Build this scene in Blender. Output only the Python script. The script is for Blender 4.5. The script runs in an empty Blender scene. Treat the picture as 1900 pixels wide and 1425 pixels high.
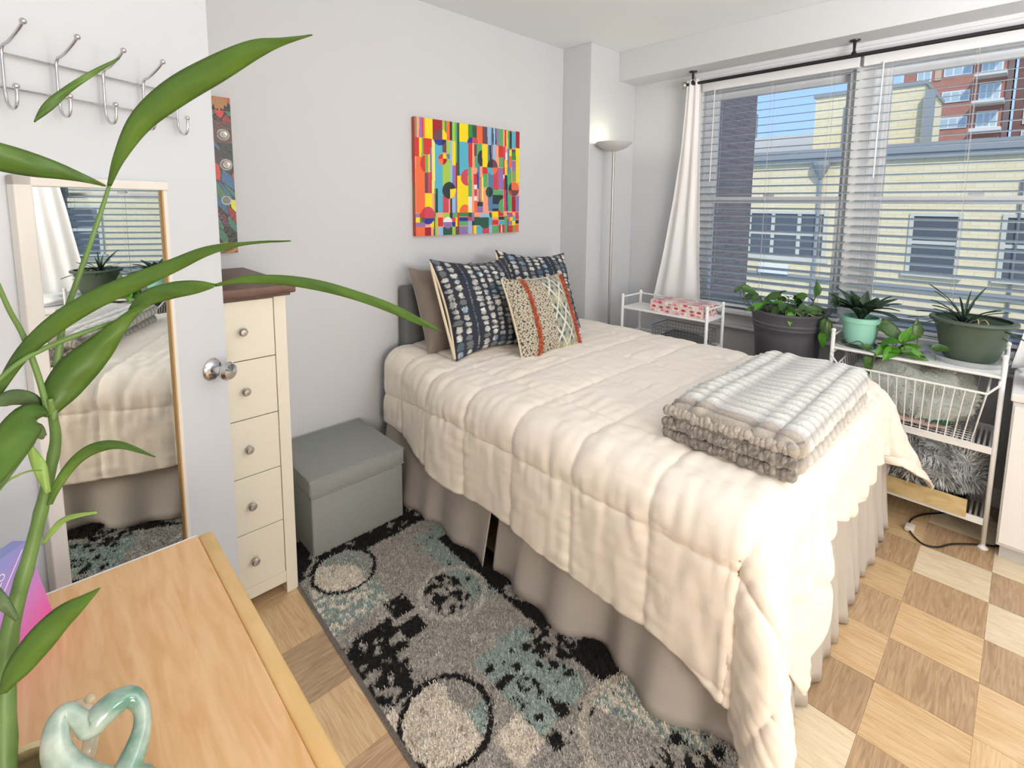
import bpy, bmesh, math, random
import numpy as np
from mathutils import Vector, Matrix, noise
random.seed(7)
S = bpy.context.scene
COL = S.collection
PI = math.pi
# ------------------------------------------------------------ camera
yaw, pit, rol = math.radians(45.8224), math.radians(-6.5566), math.radians(0.48345)
F = Vector((math.cos(yaw)*math.cos(pit), math.sin(yaw)*math.cos(pit), math.sin(pit)))
R0 = Vector((math.sin(yaw), -math.cos(yaw), 0)); U0 = R0.cross(F)
R = math.cos(rol)*R0 + math.sin(rol)*U0; U = -math.sin(rol)*R0 + math.cos(rol)*U0
cd = bpy.data.cameras.new('camera'); co = bpy.data.objects.new('camera', cd); COL.objects.link(co)
M = Matrix((( R.x, U.x, -F.x, -3.28313), (R.y, U.y, -F.y, -2.36496), (R.z, U.z, -F.z, 1.44455), (0, 0, 0, 1)))
co.matrix_world = M
cd.sensor_width = 36; cd.lens = 929.5987/1900*36
cd.shift_x = (950-956.739)/1900; cd.shift_y = (486.152-712.5)/1900
cd.clip_start = 0.02; cd.clip_end = 300
S.camera = co
# ------------------------------------------------------------ look
S.view_settings.view_transform = 'Standard'; S.view_settings.look = 'None'
S.view_settings.exposure = -0.2; S.view_settings.gamma = 1.0
S.view_settings.use_curve_mapping = False
S.cycles.max_bounces = 7; S.cycles.diffuse_bounces = 5; S.cycles.glossy_bounces = 4
S.cycles.transparent_max_bounces = 16; S.cycles.transmission_bounces = 6
S.cycles.sample_clamp_indirect = 4.0; S.cycles.caustics_reflective = False; S.cycles.caustics_refractive = False
S.cycles.use_denoising = True
# ------------------------------------------------------------ sky
def lin(c):
    return tuple(((v/255.0)/12.92 if v <= 10 else (((v/255.0)+.055)/1.055)**2.4) for v in c)
W = bpy.data.worlds.new('sky'); S.world = W; W.use_nodes = True
nt = W.node_tree; nt.nodes.clear()
out = nt.nodes.new('ShaderNodeOutputWorld'); bg = nt.nodes.new('ShaderNodeBackground')
tc = nt.nodes.new('ShaderNodeTexCoord'); sep = nt.nodes.new('ShaderNodeSeparateXYZ')
rmp = nt.nodes.new('ShaderNodeValToRGB'); nz = nt.nodes.new('ShaderNodeTexNoise'); mx = nt.nodes.new('ShaderNodeMix')
mx.data_type = 'RGBA'
e = rmp.color_ramp.elements
e[0].position = 0.0; e[0].color = (*lin((158, 192, 244)), 1)
e[1].position = 0.75; e[1].color = (*lin((104, 152, 232)), 1)
nz.inputs['Scale'].default_value = 5; nz.inputs['Detail'].default_value = 6
cr2 = nt.nodes.new('ShaderNodeValToRGB'); cr2.color_ramp.elements[0].position = .5; cr2.color_ramp.elements[1].position = .72
nt.links.new(tc.outputs['Generated'], sep.inputs[0]); nt.links.new(sep.outputs['Z'], rmp.inputs[0])
nt.links.new(tc.outputs['Generated'], nz.inputs['Vector']); nt.links.new(nz.outputs[0], cr2.inputs[0])
nt.links.new(cr2.outputs[0], mx.inputs[0]); nt.links.new(rmp.outputs[0], mx.inputs[6]); mx.inputs[7].default_value = (*lin((225, 236, 250)), 1)
nt.links.new(mx.outputs[2], bg.inputs[0]); bg.inputs[1].default_value = 1.95
nt.links.new(bg.outputs[0], out.inputs[0])
sd = bpy.data.lights.new('sun', 'SUN'); sd.energy = 3.4; sd.angle = math.radians(3); sd.color = (1, .95, .86)
so = bpy.data.objects.new('sun', sd); COL.objects.link(so)
so.rotation_euler = Vector((.50, .30, -.52)).to_track_quat('-Z', 'Y').to_euler()
# sky portals in the two windows (guide the sampling of daylight only)
for (yy, zz, wy) in ((-1.19, 1.49, .8), (-2.17, 1.49, .85)):
    pd = bpy.data.lights.new('window_portal', 'AREA'); pd.shape = 'RECTANGLE'; pd.size = 1.42; pd.size_y = wy
    pd.cycles.is_portal = True
    po = bpy.data.objects.new('window_portal', pd); COL.objects.link(po); po.location = (.16, yy, zz)
    po.rotation_euler = (0, math.radians(90), 0)
# added unseen fill lights, and a warm lamp behind the camera
def area(name, loc, target, sx, sy, power, col):
    d = bpy.data.lights.new(name, 'AREA'); d.shape = 'RECTANGLE'; d.size = sx; d.size_y = sy; d.energy = power; d.color = col
    o = bpy.data.objects.new(name, d); COL.objects.link(o); o.location = loc
    o.rotation_euler = (Vector(target)-Vector(loc)).to_track_quat('-Z', 'Y').to_euler()
    return o
def lamp(name, loc, rad, power, col):
    d = bpy.data.lights.new(name, 'POINT'); d.shadow_soft_size = rad; d.energy = power; d.color = col
    o = bpy.data.objects.new(name, d); COL.objects.link(o); o.location = loc
lamp('room_fill_light', (-2.3, -4.2, 1.9), .30, 33, (1, .985, .97))  # added fill without any fixture, brightens the whole room
area('warm_lamp_light', (-3.35, -4.1, 1.15), (-2.2, -1.1, .35), .7, .9, 46, (1, .87, .70))
lamp('second_fill_light', (-1.0, -4.1, 1.7), .30, 8, (1, .955, .88))  # weaker added fill towards the window side, no lamp stands here
area('ceiling_wash_fill', (-1.8, -3.3, 1.6), (-1.5, -2.7, 3), .7, .7, 50, (1, .98, .95))  # added upward fill that brightens the ceiling, no torchiere stands here

# ------------------------------------------------------------ materials
MATS = {}
def mat(name, rgb, rough=.6, metal=0, var=0.0, vscale=20, bump=0.0, bscale=200, spec=.5, rgb2=None, trans=0, sheen=0, stretch=None, coat=0):
    if name in MATS: return MATS[name]
    m = bpy.data.materials.new(name); m.use_nodes = True; n = m.node_tree; b = n.nodes['Principled BSDF']
    c = (*lin(rgb), 1)
    b.inputs['Base Color'].default_value = c; b.inputs['Roughness'].default_value = rough; b.inputs['Metallic'].default_value = metal
    b.inputs['Specular IOR Level'].default_value = spec
    if sheen: b.inputs['Sheen Weight'].default_value = sheen
    if coat: b.inputs['Coat Weight'].default_value = coat; b.inputs['Coat Roughness'].default_value = .05
    t = n.nodes.new('ShaderNodeTexCoord'); mp = n.nodes.new('ShaderNodeMapping')
    n.links.new(t.outputs['Object'], mp.inputs[0])
    if stretch: mp.inputs['Scale'].default_value = stretch
    if var > 0 or rgb2:
        z = n.nodes.new('ShaderNodeTexNoise'); z.inputs['Scale'].default_value = vscale; z.inputs['Detail'].default_value = 5
        n.links.new(mp.outputs[0], z.inputs['Vector'])
        r = n.nodes.new('ShaderNodeValToRGB'); r.color_ramp.elements[0].position = .35; r.color_ramp.elements[1].position = .65
        r.color_ramp.elements[0].color = c
        c2 = lin(rgb2) if rgb2 else tuple(min(1, v*(1-var)) for v in c[:3])
        r.color_ramp.elements[1].color = (*c2, 1)
        n.links.new(z.outputs[0], r.inputs[0]); n.links.new(r.outputs[0], b.inputs['Base Color'])
    if bump > 0:
        z2 = n.nodes.new('ShaderNodeTexNoise'); z2.inputs['Scale'].default_value = bscale; z2.inputs['Detail'].default_value = 4
        n.links.new(mp.outputs[0], z2.inputs['Vector'])
        bp = n.nodes.new('ShaderNodeBump'); bp.inputs['Strength'].default_value = bump; bp.inputs['Distance'].default_value = .004
        n.links.new(z2.outputs[0], bp.inputs['Height']); n.links.new(bp.outputs[0], b.inputs['Normal'])
    if trans: b.inputs['Transmission Weight'].default_value = trans
    MATS[name] = m; return m
def attr_mat(name, rough=.7, bump=0.0, bscale=300, coat=0, sheen=0, nv=0.0):
    m = bpy.data.materials.new(name); m.use_nodes = True; n = m.node_tree; b = n.nodes['Principled BSDF']
    a = n.nodes.new('ShaderNodeAttribute'); a.attribute_name = 'Col'
    b.inputs['Roughness'].default_value = rough
    if coat: b.inputs['Coat Weight'].default_value = coat
    if sheen: b.inputs['Sheen Weight'].default_value = sheen
    t = n.nodes.new('ShaderNodeTexCoord')
    if nv > 0:
        z = n.nodes.new('ShaderNodeTexNoise'); z.inputs['Scale'].default_value = bscale; n.links.new(t.outputs['Object'], z.inputs['Vector'])
        mr = n.nodes.new('ShaderNodeMapRange'); mr.inputs[3].default_value = 1-nv; mr.inputs[4].default_value = 1+nv
        mr.inputs[1].default_value = .3; mr.inputs[2].default_value = .7
        vm = n.nodes.new('ShaderNodeVectorMath'); vm.operation = 'SCALE'
        n.links.new(z.outputs[0], mr.inputs[0]); n.links.new(a.outputs['Color'], vm.inputs[0]); n.links.new(mr.outputs[0], vm.inputs['Scale'])
        n.links.new(vm.outputs[0], b.inputs['Base Color'])
    else: n.links.new(a.outputs['Color'], b.inputs['Base Color'])
    if bump > 0:
        z2 = n.nodes.new('ShaderNodeTexNoise'); z2.inputs['Scale'].default_value = bscale; n.links.new(t.outputs['Object'], z2.inputs['Vector'])
        bp = n.nodes.new('ShaderNodeBump'); bp.inputs['Strength'].default_value = bump; bp.inputs['Distance'].default_value = .004
        n.links.new(z2.outputs[0], bp.inputs['Height']); n.links.new(bp.outputs[0], b.inputs['Normal'])
    MATS[name] = m; return m
def wood(name, c1, c2, rough=.35, scale=(1, 1, 1), rand=0.0, dist=2.0, ws=6, coat=.0, axis='Y'):
    m = bpy.data.materials.new(name); m.use_nodes = True; n = m.node_tree; b = n.nodes['Principled BSDF']
    t = n.nodes.new('ShaderNodeTexCoord'); mp = n.nodes.new('ShaderNodeMapping'); mp.inputs['Scale'].default_value = scale
    n.links.new(t.outputs['Object'], mp.inputs[0])
    oi = n.nodes.new('ShaderNodeObjectInfo'); vm = n.nodes.new('ShaderNodeVectorMath'); vm.operation = 'ADD'
    sc = n.nodes.new('ShaderNodeVectorMath'); sc.operation = 'SCALE'; sc.inputs['Scale'].default_value = 37 if rand else 0
    cx = n.nodes.new('ShaderNodeCombineXYZ'); n.links.new(oi.outputs['Random'], cx.inputs[0]); n.links.new(oi.outputs['Random'], cx.inputs[1])
    n.links.new(cx.outputs[0], sc.inputs[0]); n.links.new(mp.outputs[0], vm.inputs[0]); n.links.new(sc.outputs[0], vm.inputs[1])
    w = n.nodes.new('ShaderNodeTexNoise'); w.inputs['Scale'].default_value = ws; w.inputs['Detail'].default_value = 8; w.inputs['Distortion'].default_value = dist
    n.links.new(vm.outputs[0], w.inputs['Vector'])
    r = n.nodes.new('ShaderNodeValToRGB'); r.color_ramp.elements[0].color = (*lin(c1), 1); r.color_ramp.elements[1].color = (*lin(c2), 1)
    r.color_ramp.elements[0].position = .36; r.color_ramp.elements[1].position = .66
    n.links.new(w.outputs[0], r.inputs[0])
    src = r.outputs[0]
    if rand:
        mr = n.nodes.new('ShaderNodeMapRange'); mr.inputs[3].default_value = 1-rand; mr.inputs[4].default_value = 1+rand
        n.links.new(oi.outputs['Random'], mr.inputs[0])
        v2 = n.nodes.new('ShaderNodeVectorMath'); v2.operation = 'SCALE'; n.links.new(src, v2.inputs[0]); n.links.new(mr.outputs[0], v2.inputs['Scale'])
        src = v2.outputs[0]
    n.links.new(src, b.inputs['Base Color']); b.inputs['Roughness'].default_value = rough
    if coat: b.inputs['Coat Weight'].default_value = coat; b.inputs['Coat Roughness'].default_value = .12
    MATS[name] = m; return m

WALL = mat('wall_paint', (210, 213, 218), .8, bump=.06, bscale=60)
CEIL = mat('ceiling_paint', (232, 236, 240), .9, bump=.05, bscale=60)
TRIM = mat('trim_white', (232, 235, 240), .45)
WHITE = mat('white_enamel', (240, 241, 243), .35)
CHROME = mat('chrome', (215, 215, 218), .12, 1)
STEEL = mat('brushed_steel', (186, 182, 178), .38, .8)
DKMET = mat('dark_bronze_metal', (58, 58, 60), .4, .7)

# ------------------------------------------------------------ geometry helpers
INV = {}
class MB:
    def __init__(s): s.v = []; s.f = []
    def add(s, vs, fs):
        o = len(s.v); s.v += [tuple(v) for v in vs]; s.f += [tuple(i+o for i in f) for f in fs]; return s
    def box(s, x0, x1, y0, y1, z0, z1, bv=0):
        if x0 > x1: x0, x1 = x1, x0
        if y0 > y1: y0, y1 = y1, y0
        if z0 > z1: z0, z1 = z1, z0
        if bv:
            bm = bmesh.new(); bmesh.ops.create_cube(bm, size=1)
            for v in bm.verts: v.co = Vector(((x0+x1)/2+v.co.x*(x1-x0), (y0+y1)/2+v.co.y*(y1-y0), (z0+z1)/2+v.co.z*(z1-z0)))
            bmesh.ops.bevel(bm, geom=bm.edges[:], offset=bv, segments=3, affect='EDGES', profile=.5)
            bm.verts.index_update(); s.add([v.co[:] for v in bm.verts], [[v.index for v in f.verts] for f in bm.faces]); bm.free(); return s
        return s.add([(x0,y0,z0),(x1,y0,z0),(x1,y1,z0),(x0,y1,z0),(x0,y0,z1),(x1,y0,z1),(x1,y1,z1),(x0,y1,z1)],
                     [(0,3,2,1),(4,5,6,7),(0,1,5,4),(1,2,6,5),(2,3,7,6),(3,0,4,7)])
    def tube(s, pts, r, n=8, cap=True):
        P = [Vector(p) for p in pts]; rs = r if isinstance(r, (list, tuple)) else [r]*len(P)
        up = None; vs = []; fs = []
        for i, p in enumerate(P):
            t = (P[min(i+1, len(P)-1)]-P[max(i-1, 0)]).normalized()
            if up is None:
                a = Vector((0, 0, 1)) if abs(t.z) < .9 else Vector((1, 0, 0)); up = (a-t*a.dot(t)).normalized()
            else:
                up = (up-t*up.dot(t)); up = up.normalized() if up.length > 1e-6 else t.orthogonal().normalized()
            b = t.cross(up)
            for k in range(n):
                a = 2*PI*k/n; vs.append(p+(up*math.cos(a)+b*math.sin(a))*rs[i])
        for i in range(len(P)-1):
            for k in range(n): fs.append((i*n+k, i*n+(k+1) % n, (i+1)*n+(k+1) % n, (i+1)*n+k))
        if cap: fs.append(tuple(range(n))[::-1]); fs.append(tuple((len(P)-1)*n+k for k in range(n)))
        return s.add(vs, fs)
    def lathe(s, prof, c=(0, 0, 0), n=40, sx=1, sy=1, axis=None):
        vs = []; fs = []; m = len(prof)
        q = Vector((0, 0, 1)).rotation_difference(Vector(axis)) if axis is not None else None
        for k in range(n):
            a = 2*PI*k/n
            for (r, z) in prof:
                v = Vector((r*math.cos(a)*sx, r*math.sin(a)*sy, z))
                if q: v = q @ v
                vs.append(v+Vector(c))
        for k in range(n):
            for i in range(m-1):
                fs.append((k*m+i, ((k+1) % n)*m+i, ((k+1) % n)*m+i+1, k*m+i+1))
        return s.add(vs, fs)
    def ball(s, c, r, n=12):
        return s.lathe([(max(1e-5, r*math.sin(PI*i/n)), -r*math.cos(PI*i/n)) for i in range(n+1)], c, n*2)
    def build(s, name, m, parent=None, smooth=False, **kw):
        me = bpy.data.meshes.new(name); me.from_pydata(s.v, [], s.f); me.update()
        o = bpy.data.objects.new(name, me); COL.objects.link(o)
        if m: me.materials.append(m)
        if smooth:
            me.polygons.foreach_set('use_smooth', [True]*len(me.polygons))
            if smooth != 'all': me.set_sharp_from_angle(angle=math.radians(40))
        if parent:
            o.parent = parent
            if parent.name in INV: o.matrix_parent_inverse = INV[parent.name]
        for k, v in kw.items(): o[k] = v
        return o
def tag(o, label=None, cat=None, group=None, kind=None):
    if label: o['label'] = label
    if cat: o['category'] = cat
    if group: o['group'] = group
    if kind: o['kind'] = kind
    return o
def thing(name, loc, label, cat, group=None):
    o = bpy.data.objects.new(name, None); COL.objects.link(o); o.location = loc; o.empty_display_size = .1
    INV[o.name] = Matrix.Translation(loc).inverted()
    return tag(o, label, cat, group)
def struct(o): o['kind'] = 'structure'; return o
def setcol(o, cols):      # per-vertex colours given in sRGB 0-255
    me = o.data; c = np.asarray(cols, float)/255.0; c = np.where(c <= .04045, c/12.92, ((c+.055)/1.055)**2.4)
    a = me.color_attributes.new('Col', 'FLOAT_COLOR', 'POINT'); a.data.foreach_set('color', np.concatenate([c, np.ones((len(c), 1))], 1).ravel())
def facecol(o, cols):
    me = o.data; c = np.asarray(cols, float)/255.0; c = np.where(c <= .04045, c/12.92, ((c+.055)/1.055)**2.4)
    a = me.color_attributes.new('Col', 'FLOAT_COLOR', 'CORNER'); c4 = np.concatenate([c, np.ones((len(c), 1))], 1)
    n = np.empty(len(me.polygons), int); me.polygons.foreach_get('loop_total', n)
    a.data.foreach_set('color', np.repeat(c4, n, axis=0).ravel())
def gridfaces(nu, nv, o=0): return [(o+i*nv+j, o+(i+1)*nv+j, o+(i+1)*nv+j+1, o+i*nv+j+1) for i in range(nu-1) for j in range(nv-1)]
def nz3(x, y, z=0): return noise.noise(Vector((x, y, z)))

# ------------------------------------------------------------ room shell
H = 2.511; XL = -3.62; YB = -4.6
def wallbox(name, *a): return struct(MB().box(*a).build(name, WALL))
wallbox('wall_back', XL-.12, .2, 0, .12, 0, H)
wallbox('wall_left', XL-.12, XL, YB, 0, 0, H)
wallbox('wall_front', XL-.12, .2, YB-.12, YB, 0, H)
struct(MB().box(XL-.12, .2, YB-.12, .12, H, H+.12).build('ceiling', CEIL))
# window wall with its opening (y -2.62..-.80, z .785..2.25)
WY0, WY1, WZ0, WZ1 = -2.80, -.775, .785, 2.245
w = MB()
w.box(0, .2, WY1, 0, 0, H); w.box(0, .2, YB, WY0, 0, H); w.box(0, .2, WY0, WY1, 0, WZ0); w.box(0, .2, WY0, WY1, WZ1, H)
struct(w.build('wall_right', WALL))
# corner pillar and beam over the window
struct(MB().box(-.536, 0, -.239, 0, 0, H, .004).build('wall_pillar', WALL))
struct(MB().box(-.213, 0, YB, -.239, 2.3156, H, .003).build('ceiling_beam', WALL))
for nm, a in (('baseboard_back', (XL, -.536, -.014, 0, 0, .09)), ('baseboard_left', (XL, XL+.014, YB, 0, 0, .09)),
              ('baseboard_right', (-.014, 0, YB, -.239, 0, .09))):
    struct(MB().box(*a, .004).build(nm, TRIM))

# ------------------------------------------------------------ floor: square parquet blocks
PW, PH = .2255, .2242; gx, gy = -1.070, -2.149
grey = mat('floor_joint', (96, 70, 48), .7)
floor = struct(MB().box(XL-.12, .2, YB-.12, .12, -.05, -.004).build('floor', grey))
PARQ = [wood('parquet_oak_golden', (216, 190, 150), (196, 160, 118), .28, (3, 34, 3), .10, 1.6, 2.2, .25),
        wood('parquet_oak_tan', (192, 164, 130), (164, 134, 104), .28, (2.5, 30, 3), .10, 2.2, 2.2, .25),
        wood('parquet_oak_pale', (234, 220, 194), (216, 198, 166), .28, (2.2, 20, 3), .08, 3.0, 2.2, .25)]
tile_me = []
for pm in PARQ:
    q = MB(); q.box(-PW/2+.0009, PW/2-.0009, -PW/2+.0009, PW/2-.0009, -.004, 0)
    o = q.build('parquet_tile', pm); tile_me.append(o.data); bpy.data.objects.remove(o)
rest = MB(); rr = random.Random(3); nt_ = 0
i0 = int(math.floor((XL-gx)/PW))-1; i1 = int(math.ceil((.1-gx)/PW))+1
for i in range(i0, i1):
    for j in range(-12, 11):
        cx, cy = gx+(i+.5)*PW, gy+(j+.5)*PH
        if cx < XL-PW/2 or cx > PW/2 or cy < YB-PH/2 or cy > PH/2: continue
        vis = (cx > -2.2 and -3.3 < cy < -1.3 and cx < .1) or (cx < -2.4 and cx > -3.2 and -1.9 < cy < -.3)
        k = (i+j) % 2; m = PARQ[0]
        if vis:
            kk = rr.choice([0, 2, 2]) if k == 0 else rr.choice([0, 1, 1])
            o = bpy.data.objects.new('parquet_tile', tile_me[kk]); COL.objects.link(o); o.parent = floor
            o.location = (cx, cy, rr.uniform(-.0004, .0004)); o.rotation_euler = (0, 0, PI/2 if k == 0 else 0)
            nt_ += 1
        else: rest.box(cx-PW/2+.0009, cx+PW/2-.0009, cy-PH/2+.0009, cy+PH/2-.0009, -.004, 0)
rest.build('parquet_field', PARQ[0], floor, kind='stuff')

# ------------------------------------------------------------ windows
GLASS = bpy.data.materials.new('window_glass'); GLASS.use_nodes = True
n = GLASS.node_tree; n.nodes.clear(); go = n.nodes.new('ShaderNodeOutputMaterial'); tr = n.nodes.new('ShaderNodeBsdfTransparent'); gl = n.nodes.new('ShaderNodeBsdfGlossy')
gl.inputs['Roughness'].default_value = .02; mxs = n.nodes.new('ShaderNodeMixShader'); fr = n.nodes.new('ShaderNodeFresnel'); fr.inputs[0].default_value = 1.25
tr.inputs[0].default_value = (.95, .95, .94, 1)
n.links.new(fr.outputs[0], mxs.inputs[0]); n.links.new(tr.outputs[0], mxs.inputs[1]); n.links.new(gl.outputs[0], mxs.inputs[2]); n.links.new(mxs.outputs[0], go.inputs[0])
def window(name, y0, y1):       # y0 < y1
    fr_ = MB(); t = .03
    fr_.box(.03, .15, y0, y0+t, WZ0, WZ1); fr_.box(.03, .15, y1-t, y1, WZ0, WZ1)
    fr_.box(.031, .149, y0+t, y1-t, WZ0, WZ0+.02); fr_.box(.031, .149, y0+t, y1-t, WZ1-.06, WZ1)
    wobj = struct(fr_.build(name, TRIM))
    a, b = y0+t, y1-t
    for nm, z0, z1, x in (('lower_sash', WZ0+.02, 1.505, .06), ('upper_sash', 1.465, WZ1-.06, .10)):
        s_ = MB(); q = .028
        s_.box(x-.015, x+.02, a, a+q, z0, z1, .003); s_.box(x-.015, x+.02, b-q, b, z0, z1, .003)
        s_.box(x-.014, x+.019, a+q, b-q, z0, z0+(.045 if nm == 'lower_sash' else .04)); s_.box(x-.014, x+.019, a+q, b-q, z1-.04, z1)
        so_ = s_.build(nm, TRIM, wobj)
        MB().box(x, x+.004, a+q*.6, b-q*.6, z0+.02, z1-.02).build('glass_pane', GLASS, so_)
    # sash lock
    MB().box(.035, .055, (a+b)/2-.03, (a+b)/2+.03, 1.505, 1.52, .003).build('sash_lock', TRIM, wobj)
    return wobj
window('window_1', -1.625, WY1)
window('window_2', -2.60, -1.715)
struct(MB().box(.0, .15, -1.715, -1.625, WZ0, WZ1, .004).box(.0, .15, -2.66, -2.60, WZ0, WZ1, .004).build('trim_mullion', TRIM))
# narrow side light beyond the second window, stacked small panes
w3 = struct(MB().box(.04, .12, -2.80, -2.775, WZ0, WZ1).box(.04, .12, -2.685, -2.66, WZ0, WZ1).build('window_3', TRIM))
for (z0, z1) in ((WZ0, .80), (.86, .885), (1.36, 1.40), (1.485, 1.515), (1.78, 1.80), (2.2, WZ1)):
    MB().box(.05, .11, -2.775, -2.685, z0, z1).build('glazing_bar', TRIM, w3)
MB().box(.078, .082, -2.775, -2.685, WZ0, WZ1).build('glass_pane', GLASS, w3)
struct(MB().box(-.075, .03, -2.86, -.72, WZ0-.03, WZ0, .006).build('trim_sill', TRIM))
struct(MB().box(-.022, 0, -2.84, -.74, WZ0-.11, WZ0-.03, .006).box(-.034, 0, -2.84, -.74, WZ0-.13, WZ0-.11, .004).build('trim_apron', TRIM))
struct(MB().box(-.02, 0, -2.86, -.715, WZ1, 2.3156, .004).box(-.035, 0, -2.86, -.715, 2.292, 2.3156, .004).build('trim_head', TRIM))
struct(MB().box(-.018, 0, WY1, -.715, WZ0, WZ1, .004).build('trim_casing_left', TRIM))
struct(MB().box(-.018, 0, -2.86, WY0, WZ0, WZ1, .004).build('trim_casing_right', TRIM))

# ------------------------------------------------------------ blinds
SLAT = mat('blind_slat_white', (150, 166, 176), .5)
CORD = mat('blind_cord', (205, 205, 205), .8)
def blind(y0, y1, label):
    t = thing('venetian_blind', (-.03, (y0+y1)/2, 2.24), label, 'blind', 'white slatted blinds on the window')
    MB().box(-.058, -.008, y0, y1, 2.185, 2.24, .003).build('head_rail', TRIM, t)
    MB().box(-.055, -.012, y0+.003, y1-.003, .800, .818, .003).build('bottom_rail', TRIM, t)
    n_ = 30; ang = math.radians(11); hw = .024
    q = MB(); N = 4
    vs = []
    for k in range(N+1):
        a = -hw+2*hw*k/N; arch = .0022*(1-(a/hw)**2)
        for yy in (-(y1-y0)/2+.004, (y1-y0)/2-.004):
            vs.append((a*math.cos(ang)-arch*math.sin(ang), yy, a*math.sin(ang)+arch*math.cos(ang)))
    m_ = len(vs)
    vs2 = [(x, y, z-.0022) for x, y, z in vs]
    fs = [(2*k, 2*k+2, 2*k+3, 2*k+1) for k in range(N)] + [(m_+2*k, m_+2*k+1, m_+2*k+3, m_+2*k+2) for k in range(N)]
    fs += [(0, 1, m_+1, m_), (2*N, m_+2*N, m_+2*N+1, 2*N+1)]
    q.add(vs+vs2, fs); o0 = q.build('slat', SLAT, t)
    z0, z1 = .838, 2.165
    for k in range(n_):
        o = o0 if k == 0 else bpy.data.objects.new('slat', o0.data)
        if k: COL.objects.link(o); o.parent = t; o.matrix_parent_inverse = INV[t.name]
        o.location = (-.033, (y0+y1)/2, z0+(z1-z0)*k/(n_-1))
    L = y1-y0
    for f in (.14, .5, .86):
        c = MB()
        for dx in (-.057, -.009): c.tube([(dx, y0+L*f, .81), (dx, y0+L*f, 2.2)], .0009, 5)
        c.tube([(-.033, y0+L*f+.012, .81), (-.033, y0+L*f+.012, 2.2)], .0008, 5)
        c.build('ladder_cord', CORD, t)
    MB().tube([(-.068, y1-.09, 2.19), (-.07, y1-.088, 1.6)], .0035, 8).build('tilt_wand', TRIM, t)
    return t
blind(-1.648, -.782, 'white horizontal slat blind hanging over the window nearer the room corner')
blind(-2.575, -1.668, 'white horizontal slat blind hanging over the window behind the oval green pot')
# ============================================================ BED
bed = thing('bed', (-1.37, -1.0, 0), 'double bed with grey upholstered headboard and grey pleated bed skirt', 'bed')
GREYUP = mat('grey_upholstery', (112, 116, 118), .9, var=.12, vscale=300, bump=.25, bscale=900)
MB().box(-1.885, -.72, -.095, -.015, .25, 1.005, .018).build('headboard', GREYUP, bed, smooth=True)
MB().box(-1.97, -.66, -1.96, -.10, .30, .60, .05).build('mattress', mat('mattress_white', (225, 225, 222), .9), bed, smooth=True)
MB().box(-1.95, -.68, -1.94, -.10, .10, .30, .01).build('box_spring', mat('box_spring_grey', (120, 118, 115), .9), bed)
for (x, y) in ((-1.9, -.2), (-.75, -.2), (-1.9, -1.88), (-.75, -1.88)):
    MB().lathe([(.001, 0), (.022, 0), (.03, .10), (.001, .10)], (x, y, 0), 16).build('leg', DKMET, bed)
SKIRT = mat('bed_skirt_grey', (190, 184, 178), .85, var=.06, vscale=8, bump=.12, bscale=500)
def skirt(path_fn, n, m=14, ph=0.0):
    vs = []; fs = []
    for i in range(n):
        u = i/(n-1)
        for j in range(m):
            v = j/(m-1); vs.append(path_fn(u, v))
    return vs, gridfaces(n, m)
def sk_left(y0, y1, amp, seed, lift=0):
    def fn(u, v):
        y = y0+(y1-y0)*u; z = .42-(.42-.006)*v
        f = math.sin(y*13+seed)*.6+nz3(y*7, seed, v*.6)*1.3
        x = -2.0-.075*v-amp*v*f-.010*v*math.sin(y*31+2*nz3(y*5, seed))
        z += lift*v*max(0, nz3(y*3, seed+4))
        e_ = min(u, 1-u)
        return (x, y+.02*v*nz3(y*9, seed+8), z)
    return fn
vs, fs = skirt(sk_left(-.12, -.962, .022, 1.3), 90); o = MB().add(vs, fs).build('bed_skirt', SKIRT, bed, smooth='all')
vs, fs = skirt(sk_left(-1.0, -2.0, .032, 5.1, .05), 110); o2 = MB().add(vs, fs).build('bed_skirt', SKIRT, bed, smooth='all')
def sk_foot(u, v):
    x = -2.03+(1.42)*u; z = .46-(.46-.008)*v
    f = math.sin(x*2*PI/.105)*.5+math.sin(x*2*PI/.061+1)*.3+nz3(x*11, 2, v)*.8
    return (x, -1.985-.03*v-.026*(.35+.65*v)*f, z)
vs, fs = skirt(sk_foot, 240); o3 = MB().add(vs, fs).build('bed_skirt', SKIRT, bed, smooth='all')
vs, fs = skirt(lambda u, v: (-.645+.02*v*math.sin(u*40), -.12-1.87*u, .42-.41*v), 100); o4 = MB().add(vs, fs).build('bed_skirt', SKIRT, bed, smooth='all')
for q in (o, o2, o3, o4):
    md = q.modifiers.new('t', 'SOLIDIFY'); md.thickness = .003

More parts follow.
